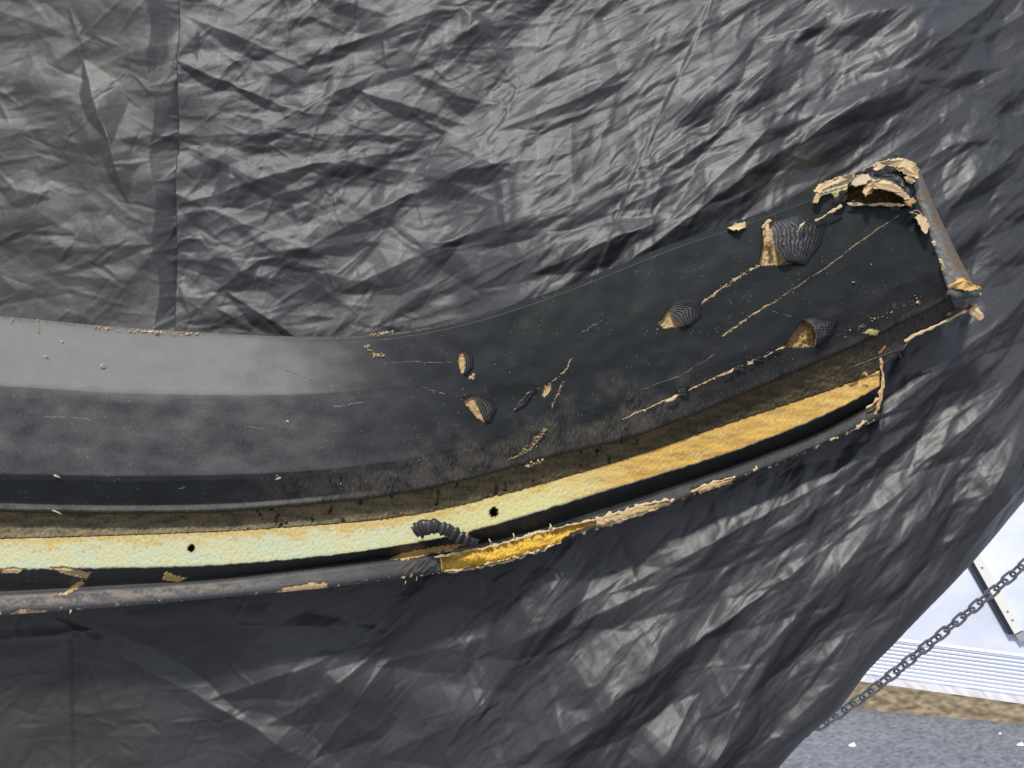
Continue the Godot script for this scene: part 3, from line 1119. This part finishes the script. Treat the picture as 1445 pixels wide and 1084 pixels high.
func crumbs(b: Node3D, called: String, pts: Array, count: int, spread: float, size: float, col: Color, m: Material, along := 1.0):
	var st := SurfaceTool.new()
	st.begin(Mesh.PRIMITIVE_TRIANGLES)
	st.set_smooth_group(-1)
	var cv := Curve2D.new()
	for k in range(0, pts.size(), 2):
		cv.add_point(Vector2(pts[k], pts[k + 1]))
	var ln := cv.get_baked_length()
	for i in count:
		var at := cv.sample_baked(rng.randf() * ln) + Vector2(rng.randfn(), rng.randfn()) * spread
		var p := P(at.x, at.y, surface_z(at.x, at.y) + 0.0004) - b.position
		var r := size * U * exp(rng.randfn() * 0.45)
		var an := rng.randf() * TAU
		var e1 := Vector3(cos(an), sin(an), 0) * r * along
		var e2 := Vector3(-sin(an), cos(an), 0) * r
		var up := Vector3(0, 0, r * rng.randf_range(0.6, 1.3))
		var q := [p + e1, p + e2 * 0.8, p - e1 * rng.randf_range(0.5, 1.0), p - e2 * rng.randf_range(0.6, 1.0)]
		var tip := p + up + e1 * rng.randf_range(-0.3, 0.3)
		st.set_color(col * rng.randf_range(0.6, 1.25))
		for k in 4:
			st.add_vertex(q[k]); st.add_vertex(q[(k + 1) % 4]); st.add_vertex(tip)
	st.generate_normals()
	put(called, st.commit(), m, b, "", true)

# a peeled tongue of skin: hinge and free edges as polylines [x, y, ...], lifted off the surface, ribbed with wrinkles
func tongue(b: Node3D, hinge: Array, free: Array, lift: float, folds: float, depth: float, skin: Material, foam: Material, tone := 1.0, label := ""):
	var ch := Curve2D.new()
	var cf := Curve2D.new()
	for k in range(0, hinge.size(), 2):
		ch.add_point(Vector2(hinge[k], hinge[k + 1]))
	for k in range(0, free.size(), 2):
		cf.add_point(Vector2(free[k], free[k + 1]))
	var lh := ch.get_baked_length()
	var lf := cf.get_baked_length()
	var w := 70
	var h := 90
	var v := PackedVector3Array()
	var c := PackedColorArray()
	var under := PackedVector3Array()
	var uc := PackedColorArray()
	var nz := noise(rng.randi() % 9999, 1.0 / 14.0, 2)
	for j in h:
		var s := float(j) / (h - 1)                     # 0 hinge, 1 free
		for i in w:
			var a := float(i) / (w - 1)
			var pa := ch.sample_baked(a * lh)
			var pb := cf.sample_baked(a * lf)
			var q := pa.lerp(pb, s)
			var side := sin(PI * clampf(a, 0.0, 1.0))
			var z0 := maxf(lerpf(surface_z(pa.x, pa.y), surface_z(pb.x, pb.y), s), surface_z(q.x, q.y))
			var jig := nz.get_noise_2d(q.x, q.y)
			var ph := s * folds + 0.42 * jig + 0.5 * side
			var wv := absf(fposmod(ph, 1.0) * 2.0 - 1.0)
			var fade := ss(0.0, 0.4, s) * (0.25 + 0.75 * ss(0.0, 0.25, minf(a, 1.0 - a)))
			var up := lift * pow(s, 1.4) * (0.08 + 0.92 * sqrt(side)) + depth * fade * (wv - 0.4) + 0.0008 * ss(0.0, 0.05, s)
			var p := P(q.x, q.y, z0 + 0.0003 + up) - b.position
			v.append(p)
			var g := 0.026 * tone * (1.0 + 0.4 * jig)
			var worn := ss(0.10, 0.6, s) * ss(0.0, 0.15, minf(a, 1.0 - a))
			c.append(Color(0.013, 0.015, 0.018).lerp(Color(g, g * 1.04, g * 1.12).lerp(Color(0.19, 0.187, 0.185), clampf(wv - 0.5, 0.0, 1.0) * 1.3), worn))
	put("torn_flap", to_mesh(v, grid_normals(v, w, h), c, grid_index(w, h)), skin, b, label)
	# foam backing showing as a thick rim along the free edge
	for i in w:
		var p := v[(h - 1) * w + i]
		var inward := (v[(h - 12) * w + i] - p) * 0.9
		var jig := nz.get_noise_2d(i * 9.0, 4.0)
		under.append(p)
		under.append(p + Vector3(0.0004, -0.0004, -0.0016 - 0.0008 * jig))
		under.append(p + inward * 0.5 + Vector3(0, 0, -0.0034 - 0.0012 * jig))
		under.append(p + inward + Vector3(0, 0, -0.0042))
		for k in 4:
			uc.append(CREAM * (0.85 + 0.4 * jig))
	put("foam_rim", to_mesh(under, grid_normals(under, 4, w), uc, grid_index(4, w)), foam, b)

func end_cap(b: Node3D, skin_m: Material, foam_m: Material, rubber: Material):
	# rolled edge that closes the right end
	var ty := [0.0, 0.33, 0.66, 1.0]
	var lx := [1282.0, 1298.0, 1317.0, 1336.0]
	var ly := [246.0, 300.0, 352.0, 408.0]
	var rx := [1297.0, 1324.0, 1349.0, 1376.0]
	var ry := [236.0, 300.0, 352.0, 404.0]
	var w := 40
	var h := 130
	var v := PackedVector3Array()
	var c := PackedColorArray()
	var nz := noise(301, 1.0 / 9.0, 3)
	var sm := noise(302, 1.0 / 30.0, 3)
	for j in h:
		var t := float(j) / (h - 1)
		var a := Vector2(pick(ty, lx, t), pick(ty, ly, t))
		var q := Vector2(pick(ty, rx, t), pick(ty, ry, t))
		for i in w:
			var s := float(i) / (w - 1)
			var an := s * PI * 0.98 - 0.25
			var p := a.lerp(q, clampf(0.5 - 0.5 * cos(minf(maxf(an, 0.0), PI) ), 0.0, 1.0))
			var z := 0.0955 + 0.007 * sin(an) - 0.045 * ss(0.55, 1.0, s) * s
			var fn := nz.get_noise_2d(p.x, p.y)
			z += 0.0006 * fn
			v.append(P(p.x, p.y, z) - b.position)
			var col := Color(0.20, 0.198, 0.20).lerp(Color(0.20, 0.145, 0.10), ss(0.45, 0.85, s + 0.35 * sm.get_noise_2d(p.x, p.y)))
			col = col.lerp(Color(0.02, 0.02, 0.022), 1.0 - ss(0.02, 0.22, s + 0.15 * fn))
			c.append(col * (1.0 + 0.3 * fn))
	put("end_cap", to_mesh(v, grid_normals(v, w, h), c, grid_index(w, h)), skin_m, b, "scuffed grey rolled edge closing the right end")
	# crumbled foam along the inner side of the cap
	cord(b, "foam_crumb", [1283, 299, 0.106, 1294, 302, 0.106, 1300, 314, 0.106, 1306, 326, 0.104], 1.6, 2.0, CREAM, foam_m, 0.8)
	cord(b, "foam_crumb", [1316, 340, 0.106, 1320, 347, 0.106], 2.2, 2.0, CREAM, foam_m, 0.8)
	cord(b, "foam_crumb", [1325, 365, 0.106, 1329, 372, 0.106, 1331, 382, 0.104], 2.2, 2.6, CREAM, foam_m, 0.8)
	# broken tip
	cord(b, "tip_foam", [1338, 406, 0.106, 1350, 399, 0.108, 1362, 400, 0.104, 1372, 404, 0.094, 1384, 408, 0.080], 4.0, 3.0, Color(0.66, 0.38, 0.14), foam_m, 0.4)
	cord(b, "tip_collar", [1337, 410, 0.104, 1350, 417, 0.108, 1366, 416, 0.100, 1382, 416, 0.082], 7.0, 4.0, Color(0.07, 0.07, 0.072), skin_m, 0.25)
	cord(b, "tip_foam", [1381, 415, 0.084, 1385, 417, 0.080], 3.0, 2.0, Color(0.6, 0.58, 0.55), foam_m, 0.4)
	cord(b, "tip_foam", [1366, 437, 0.080, 1376, 434, 0.078, 1381, 442, 0.076, 1387, 449, 0.074], 5.0, 3.2, CREAM, foam_m, 0.6)
	cord(b, "tip_foam", [1336, 446, 0.084, 1355, 436, 0.082, 1372, 432, 0.080], 2.6, 3.6, Color(0.09, 0.06, 0.035), foam_m, 0.5)
	cord(b, "torn_edge", [1276, 482, 0.078, 1290, 474, 0.078, 1318, 461, 0.079, 1345, 448, 0.080, 1366, 438, 0.080], 3.0, 2.4, CREAM, foam_m, 0.4, "thin cream foam edge under the right end")

func damage(b: Node3D, skin_m: Material, foam_m: Material, rubber: Material):
	# peeled tongues of skin
	tongue(b, [1140, 300, 1168, 312, 1160, 345, 1138, 374], [1089, 311, 1092, 330, 1094, 352, 1112, 371], 0.012, 12.0, 0.0020, skin_m, foam_m, 2.0, "large wrinkled flap peeled up near the top edge")
	tongue(b, [1150, 446, 1184, 450, 1178, 470, 1158, 490], [1136, 450, 1146, 458, 1152, 472, 1151, 489], 0.009, 8.0, 0.0018, skin_m, foam_m, 2.0, "ribbed flap beside the round hole")
	tongue(b, [955, 424, 990, 424, 990, 446, 976, 460], [944, 436, 949, 444, 957, 453, 967, 461], 0.005, 8.0, 0.0014, skin_m, foam_m, 1.7)
	tongue(b, [656, 494, 667, 502, 668, 518, 658, 530], [652, 496, 656, 505, 657, 516, 654, 528], 0.0025, 4.0, 0.0012, skin_m, foam_m, 1.7)
	tongue(b, [672, 556, 694, 562, 702, 576, 692, 596], [667, 558, 672, 568, 679, 580, 685, 597], 0.003, 6.0, 0.0013, skin_m, foam_m, 1.7)
	tongue(b, [728, 580, 742, 572, 752, 558, 758, 550], [726, 580, 732, 566, 742, 556, 757, 548], 0.002, 2.0, 0.0006, skin_m, foam_m)
	# roof of the torn corner
	tongue(b, [1222, 238, 1250, 228, 1280, 234, 1293, 262], [1200, 262, 1225, 256, 1258, 266, 1286, 286], 0.012, 3.0, 0.0024, skin_m, foam_m, 1.4, "crumpled roof of skin over the hollow corner")
	cord(b, "torn_edge", [1204, 258, 0.112, 1214, 252, 0.114, 1224, 253, 0.115, 1232, 258, 0.115], 2.2, 2.2, CREAM, foam_m, 0.8)
	cord(b, "torn_edge", [1218, 270, 0.112, 1226, 262, 0.116, 1238, 258, 0.117, 1252, 262, 0.116, 1266, 268, 0.115, 1280, 279, 0.112], 2.2, 2.4, CREAM, foam_m, 0.6, "thick foam lip of the hollow corner")
	cord(b, "torn_edge", [1195, 287, 0.104, 1220, 289, 0.105, 1250, 288, 0.105, 1275, 290, 0.104, 1290, 285, 0.104], 1.6, 2.2, CREAM, foam_m, 0.8)
	cord(b, "torn_edge", [1150, 272, 0.088, 1160, 262, 0.092, 1176, 256, 0.094, 1196, 250, 0.095, 1210, 246, 0.096], 2.0, 2.2, CREAM, foam_m, 0.8)
	cord(b, "torn_edge", [1232, 236, 0.098, 1240, 229, 0.100, 1256, 227, 0.101, 1270, 226, 0.101, 1284, 230, 0.100, 1296, 238, 0.099], 2.2, 2.6, Color(0.66, 0.54, 0.36), foam_m, 0.8, "cream foam crust along the top corner")
	cord(b, "torn_edge", [1270, 238, 0.106, 1280, 240, 0.106, 1290, 244, 0.104], 3.6, 3.0, CREAM, foam_m, 0.8)
	cord(b, "dark_shred", [1258, 222, 0.100, 1264, 219, 0.102, 1268, 223, 0.100], 2.0, 2.0, Color(0.03, 0.025, 0.02), foam_m, 0.8)
	cord(b, "dark_shred", [1204, 250, 0.098, 1216, 244, 0.100, 1230, 238, 0.100], 3.0, 3.0, Color(0.03, 0.026, 0.022), foam_m, 0.9)
	cord(b, "dark_shred", [1176, 290, 0.104, 1186, 280, 0.105, 1194, 270, 0.104], 6.0, 5.0, Color(0.018, 0.018, 0.018), foam_m, 0.6)
	cord(b, "torn_edge", [1146, 286, 0.099, 1154, 276, 0.098, 1158, 268, 0.094], 1.8, 2.6, CREAM, foam_m, 0.8)
	cord(b, "foam_crumb", [1150, 312, 0.106, 1164, 304, 0.106, 1180, 295, 0.106, 1188, 289, 0.106], 1.5, 2.0, CREAM, foam_m, 0.9)
	cord(b, "foam_crumb", [1126, 328, 0.110, 1130, 320, 0.112, 1136, 313, 0.110], 1.8, 1.4, CREAM, foam_m, 0.9)
	cord(b, "torn_edge", [1075, 322, 0.108, 1081, 315, 0.110, 1089, 311, 0.112], 3.0, 2.6, CREAM, foam_m, 0.5)
	cord(b, "torn_edge", [1083, 316, 0.110, 1084, 330, 0.111, 1084, 344, 0.109], 4.6, 2.0, CREAM, foam_m, 0.5)
	shard(b, [1232, 239, 1240, 229, 1256, 225, 1272, 224, 1290, 229, 1297, 240, 1290, 247, 1276, 243, 1268, 236, 1252, 234, 1240, 241], 0.105, CREAM, foam_m)
	shard(b, [1264, 237, 1280, 236, 1295, 240, 1297, 252, 1288, 250, 1276, 245], 0.108, CREAM, foam_m)
	shard(b, [1276, 251, 1284, 249, 1292, 255, 1288, 258, 1280, 256], 0.108, CREAM, foam_m)
	shard(b, [1162, 270, 1180, 261, 1201, 254, 1198, 263, 1190, 274, 1180, 278, 1174, 271], 0.101, Color(0.45, 0.46, 0.31), foam_m)
	shard(b, [1149, 270, 1156, 260, 1178, 252, 1202, 245, 1205, 251, 1182, 259, 1166, 265, 1157, 272], 0.104, CREAM, foam_m)
	shard(b, [1147, 288, 1152, 272, 1159, 268, 1160, 276, 1153, 286], 0.103, FOAM, foam_m)
	shard(b, [1201, 259, 1209, 248, 1222, 246, 1230, 252, 1222, 259, 1208, 263], 0.116, Color(0.50, 0.40, 0.27), foam_m)
	shard(b, [1221, 258, 1230, 253, 1239, 256, 1237, 264, 1228, 273, 1221, 277, 1218, 270], 0.115, FOAM, foam_m)
	shard(b, [1227, 259, 1240, 253, 1256, 257, 1272, 266, 1284, 278, 1277, 281, 1262, 272, 1246, 267, 1234, 266], 0.118, CREAM, foam_m)
	shard(b, [1278, 282, 1288, 278, 1292, 284, 1286, 291, 1276, 289], 0.107, TAN, foam_m)
	shard(b, [1284, 300, 1295, 297, 1301, 302, 1292, 305], 0.108, CREAM, foam_m)
	shard(b, [1291, 307, 1298, 302, 1308, 310, 1312, 321, 1306, 330, 1299, 322, 1296, 312], 0.108, CREAM, foam_m)
	shard(b, [1343, 405, 1352, 392, 1361, 393, 1372, 402, 1384, 407, 1370, 411, 1354, 409], 0.109, Color(0.66, 0.40, 0.15), foam_m)
	shard(b, [1366, 436, 1377, 431, 1383, 440, 1389, 447, 1384, 452, 1372, 447], 0.082, CREAM, foam_m)
	# flake on the top edge
	shard(b, [1027, 322, 1038, 316, 1052, 313, 1053, 320, 1044, 324, 1034, 325], 0.101, CREAM, foam_m)
	cord(b, "foam_flake", [1028, 322, 0.086, 1036, 318, 0.090, 1044, 317, 0.090, 1052, 315, 0.087], 2.4, 2.8, CREAM, foam_m, 0.6)
	# scratches with crumbs
	scratch(b, [966, 448, 1000, 420, 1035, 396, 1072, 374], 1.5, FOAM, foam_m)
	scratch(b, [1018, 475, 1060, 446, 1120, 408, 1180, 366, 1230, 330, 1272, 302], 0.6, Color(0.34, 0.25, 0.14), foam_m)
	scratch(b, [1018, 475, 1060, 446, 1090, 427], 0.9, FOAM, foam_m)
	scratch(b, [878, 592, 920, 574, 960, 556, 1000, 538, 1035, 522, 1070, 506, 1108, 490], 0.9, FOAM, foam_m)
	scratch(b, [726, 580, 734, 566, 744, 556, 756, 550], 1.0, CREAM, foam_m)
	scratch(b, [768, 545, 786, 534, 800, 518, 808, 505], 0.8, FOAM, foam_m)
	scratch(b, [778, 576, 784, 562, 790, 550, 796, 536], 1.1, Color(0.40, 0.30, 0.20), foam_m)
	scratch(b, [640, 512, 600, 511, 540, 512], 0.35, Color(0.20, 0.19, 0.17), foam_m)
	scratch(b, [716, 650, 740, 640, 756, 626, 772, 604], 0.6, TAN, foam_m)
	scratch(b, [900, 552, 960, 530, 1010, 500], 0.4, Color(0.20, 0.16, 0.11), foam_m)
	crumbs(b, "scratch_crumbs", [968, 446, 1000, 420, 1035, 396, 1072, 374], 90, 1.5, 0.8, CREAM, foam_m)
	crumbs(b, "scratch_crumbs", [1020, 474, 1060, 446, 1120, 408, 1180, 366, 1230, 330, 1272, 302], 110, 0.6, 0.5, Color(0.36, 0.27, 0.15), foam_m)
	crumbs(b, "scratch_crumbs", [1020, 474, 1060, 446, 1085, 430], 40, 0.8, 0.7, CREAM, foam_m)
	crumbs(b, "scratch_crumbs", [880, 592, 920, 574, 960, 556, 1000, 538, 1035, 522, 1070, 506, 1108, 490], 110, 0.8, 0.65, FOAM, foam_m)
	cord(b, "foam_crumb", [938, 567, 0.100, 948, 564, 0.101, 956, 557, 0.101], 1.6, 2.4, CREAM, foam_m, 0.5)
	cord(b, "foam_crumb", [1020, 530, 0.100, 1030, 525, 0.101, 1035, 520, 0.101], 1.4, 2.0, CREAM, foam_m, 0.5)
	cord(b, "foam_crumb", [1055, 515, 0.100, 1063, 511, 0.101], 1.6, 1.8, CREAM, foam_m, 0.5)
	for q in [[957, 552, 972, 556], [1036, 520, 1053, 520], [1064, 508, 1078, 506], [1082, 500, 1104, 492]]:
		tongue(b, [q[2], q[1] - 8, q[2], q[3] + 6], [q[0], q[1] - 2, q[0] + 3, q[3] + 4], 0.0025, 4.0, 0.0012, skin_m, foam_m)
	crumbs(b, "scratch_crumbs", [728, 580, 740, 562, 756, 550, 768, 545, 786, 534, 800, 518, 808, 505], 50, 0.6, 0.55, FOAM, foam_m)
	crumbs(b, "scratch_crumbs", [778, 578, 784, 562, 790, 550, 796, 536], 30, 0.9, 0.7, Color(0.40, 0.30, 0.20), foam_m)
	crumbs(b, "scratch_crumbs", [734, 642, 752, 628, 766, 612, 772, 603], 90, 2.2, 0.8, FOAM, foam_m)
	crumbs(b, "scratch_crumbs", [742, 658, 766, 650], 70, 1.2, 1.1, CREAM, foam_m)
	crumbs(b, "scratch_crumbs", [662, 535, 670, 528], 30, 1.0, 0.9, CREAM, foam_m)
	crumbs(b, "scratch_crumbs", [518, 490, 528, 500, 540, 502], 50, 1.2, 1.1, FOAM, foam_m)
	crumbs(b, "scratch_crumbs", [130, 462, 200, 468, 280, 472], 110, 1.4, 1.1, CREAM, foam_m)
	crumbs(b, "scratch_crumbs", [53, 450, 54, 470], 50, 0.6, 0.9, CREAM, foam_m)
	crumbs(b, "scratch_crumbs", [17, 449, 16, 456], 24, 0.6, 0.8, CREAM, foam_m)
	crumbs(b, "scratch_crumbs", [520, 474, 555, 468], 60, 1.0, 1.0, CREAM, foam_m)
	crumbs(b, "scratch_crumbs", [1255, 436, 1300, 424, 1180, 476], 60, 4.0, 0.7, FOAM, foam_m)
	for q in [[60, 588, 130, 592], [180, 566, 205, 560], [330, 600, 372, 606], [395, 520, 440, 534], [470, 575, 520, 566], [590, 545, 628, 556], [820, 470, 850, 452], [1090, 440, 1118, 447], [250, 690, 262, 687], [120, 640, 128, 652]]:
		scratch(b, q, 0.38, Color(0.24, 0.23, 0.21), foam_m)
	# dust flecks over the whole skin
	crumbs(b, "dust_flecks", [20, 600, 300, 620, 600, 580, 900, 490, 1250, 370], 60, 42.0, 0.6, Color(0.42, 0.40, 0.37), foam_m)
	for q in [[75, 670, 84, 675], [73, 720, 86, 726], [388, 677, 396, 674], [1202, 398, 1206, 398], [690, 720, 690, 720], [88, 480, 86, 485], [60, 502, 67, 503], [140, 518, 146, 514]]:
		var z := surface_z(q[0], q[1]) + 0.001
		cord(b, "foam_flake", [q[0], q[1], z, (q[0] + q[2]) / 2.0, (q[1] + q[3]) / 2.0, z + 0.001, q[2] + 1.0, q[3], z], 1.1, 1.7, Color(0.45, 0.38, 0.30), foam_m, 0.5)
	# peeled curl of rubber over the strip
	var w := 30
	var h := 120
	var v := PackedVector3Array()
	var c := PackedColorArray()
	var path := Curve3D.new()
	for q in [[584, 752, 0.090], [596, 745, 0.098], [614, 743, 0.101], [634, 749, 0.099], [652, 760, 0.093], [674, 767, 0.084]]:
		path.add_point(P(q[0], q[1], q[2]))
	var ln := path.get_baked_length()
	var nz := noise(401, 1.0 / 8.0, 2)
	for j in h:
		var t := float(j) / (h - 1)
		var p := path.sample_baked(t * ln)
		var d := (path.sample_baked(minf(t * ln + 0.003, ln)) - path.sample_baked(maxf(t * ln - 0.003, 0.0))).normalized()
		var s := Vector3(0, 0, 1).cross(d).normalized()
		var wv := absf(fposmod(t * 11.0 + 0.25 * nz.get_noise_2d(j, 2.0), 1.0) * 2.0 - 1.0)
		var r := lerpf(0.0086, 0.0050, t) * (0.78 + 0.24 * wv + 0.35 * nz.get_noise_2d(j * 0.5, 30.0)) * ss(0.0, 0.06, t + 0.02)
		for i in w:
			var a := lerpf(-0.35, PI + 0.25, float(i) / (w - 1)) + 0.3 + 0.9 * (t - 0.3)
			v.append(p + s * cos(a) * r + Vector3(0, 0, 1) * sin(a) * r * 0.55 - b.position)
			c.append(Color(0.026, 0.027, 0.027).lerp(Color(0.10, 0.095, 0.085), clampf(wv - 0.6, 0.0, 1.0) * 1.2))
	put("rubber_curl", to_mesh(v, grid_normals(v, w, h), c, grid_index(w, h)), rubber, b, "ribbed curl of black rubber peeled off the yellow strip")
	cord(b, "torn_edge", [582, 747, 0.092, 588, 752, 0.090, 598, 760, 0.086], 1.6, 2.2, FOAM, foam_m, 0.6)
	cord(b, "foam_crumb", [656, 758, 0.092, 660, 752, 0.093, 658, 748, 0.092], 2.0, 2.2, CREAM, foam_m, 0.6)
	cord(b, "torn_edge", [612, 786, 0.082, 640, 782, 0.083, 680, 774, 0.083, 720, 764, 0.083, 760, 752, 0.083, 800, 742, 0.082, 840, 734, 0.081], 1.6, 2.2, CREAM, foam_m, 0.9, "frayed upper rim of the amber foam")
	cord(b, "torn_edge", [620, 808, 0.072, 650, 805, 0.072, 690, 797, 0.073, 730, 787, 0.074, 770, 775, 0.075, 782, 768, 0.076], 2.4, 2.8, CREAM, foam_m, 0.8)
	cord(b, "torn_edge", [622, 787, 0.080, 624, 796, 0.078, 622, 807, 0.074], 1.4, 1.4, CREAM, foam_m, 0.6)
	cord(b, "torn_edge", [840, 734, 0.082, 856, 728, 0.083, 880, 723, 0.083, 905, 714, 0.083, 930, 708, 0.083, 952, 705, 0.082], 2.6, 2.4, CREAM, foam_m, 1.0)
	cord(b, "torn_edge", [848, 744, 0.074, 870, 738, 0.075, 900, 728, 0.075, 930, 717, 0.075], 1.8, 1.6, CREAM, foam_m, 1.0)
	cord(b, "torn_edge", [974, 694, 0.080, 990, 687, 0.081, 1012, 680, 0.081, 1038, 672, 0.080], 2.6, 2.0, CREAM, foam_m, 1.0)
	cord(b, "torn_edge", [1062, 666, 0.078, 1067, 661, 0.079, 1066, 657, 0.079], 1.6, 1.4, CREAM, foam_m, 0.8)
	cord(b, "torn_edge", [1164, 622, 0.076, 1174, 619, 0.078, 1183, 617, 0.077], 2.4, 3.2, CREAM, foam_m, 0.7)
	cord(b, "torn_edge", [1200, 609, 0.077, 1210, 602, 0.078, 1220, 596, 0.078, 1227, 591, 0.077], 1.8, 2.6, CREAM, foam_m, 0.8)
	for q in [[692, 768, 690, 760], [726, 760, 724, 752], [776, 748, 776, 739], [100, 860, 98, 866], [588, 814, 587, 820], [572, 820, 570, 826]]:
		cord(b, "frayed_shred", [q[0], q[1], 0.084, (q[0] + q[2]) / 2.0 + 1.0, (q[1] + q[3]) / 2.0, 0.086, q[2], q[3], 0.085], 1.8, 1.0, CREAM, foam_m, 0.7)
	# right end of the strip: split edge and a hanging ribbon
	cord(b, "torn_edge", [1243, 502, 0.080, 1244, 520, 0.082, 1247, 538, 0.083, 1243, 556, 0.083, 1240, 572, 0.081, 1234, 586, 0.078], 2.0, 3.4, Color(0.62, 0.38, 0.18), foam_m, 0.6, "split orange-tan edge at the end of the yellow strip")
	cord(b, "torn_edge", [1222, 577, 0.080, 1232, 570, 0.082, 1240, 562, 0.083], 1.4, 2.4, CREAM, foam_m, 0.7)
	cord(b, "torn_edge", [1240, 500, 0.082, 1245, 494, 0.083, 1250, 488, 0.083], 2.2, 1.4, Color(0.30, 0.15, 0.06), foam_m, 0.7)
	cord(b, "hanging_ribbon", [1202, 519, 0.084, 1222, 511, 0.086, 1246, 502, 0.088, 1262, 497, 0.088, 1274, 493, 0.087, 1281, 484, 0.086], 1.6, 2.6, Color(0.02, 0.02, 0.02), rubber, 0.3, "thin black ribbon of rubber sticking out past the end")
	cord(b, "hanging_ribbon", [1269, 497, 0.087, 1271, 504, 0.087, 1274, 507, 0.087], 1.0, 1.6, Color(0.02, 0.02, 0.02), rubber, 0.3)
	cord(b, "foam_crumb", [1216, 530, 0.084, 1220, 526, 0.086, 1224, 532, 0.085], 2.0, 2.0, Color(0.55, 0.33, 0.16), foam_m, 0.6)
	cord(b, "dark_shred", [1198, 532, 0.082, 1206, 524, 0.084, 1210, 516, 0.084], 2.4, 2.0, Color(0.03, 0.028, 0.026), foam_m, 0.8)
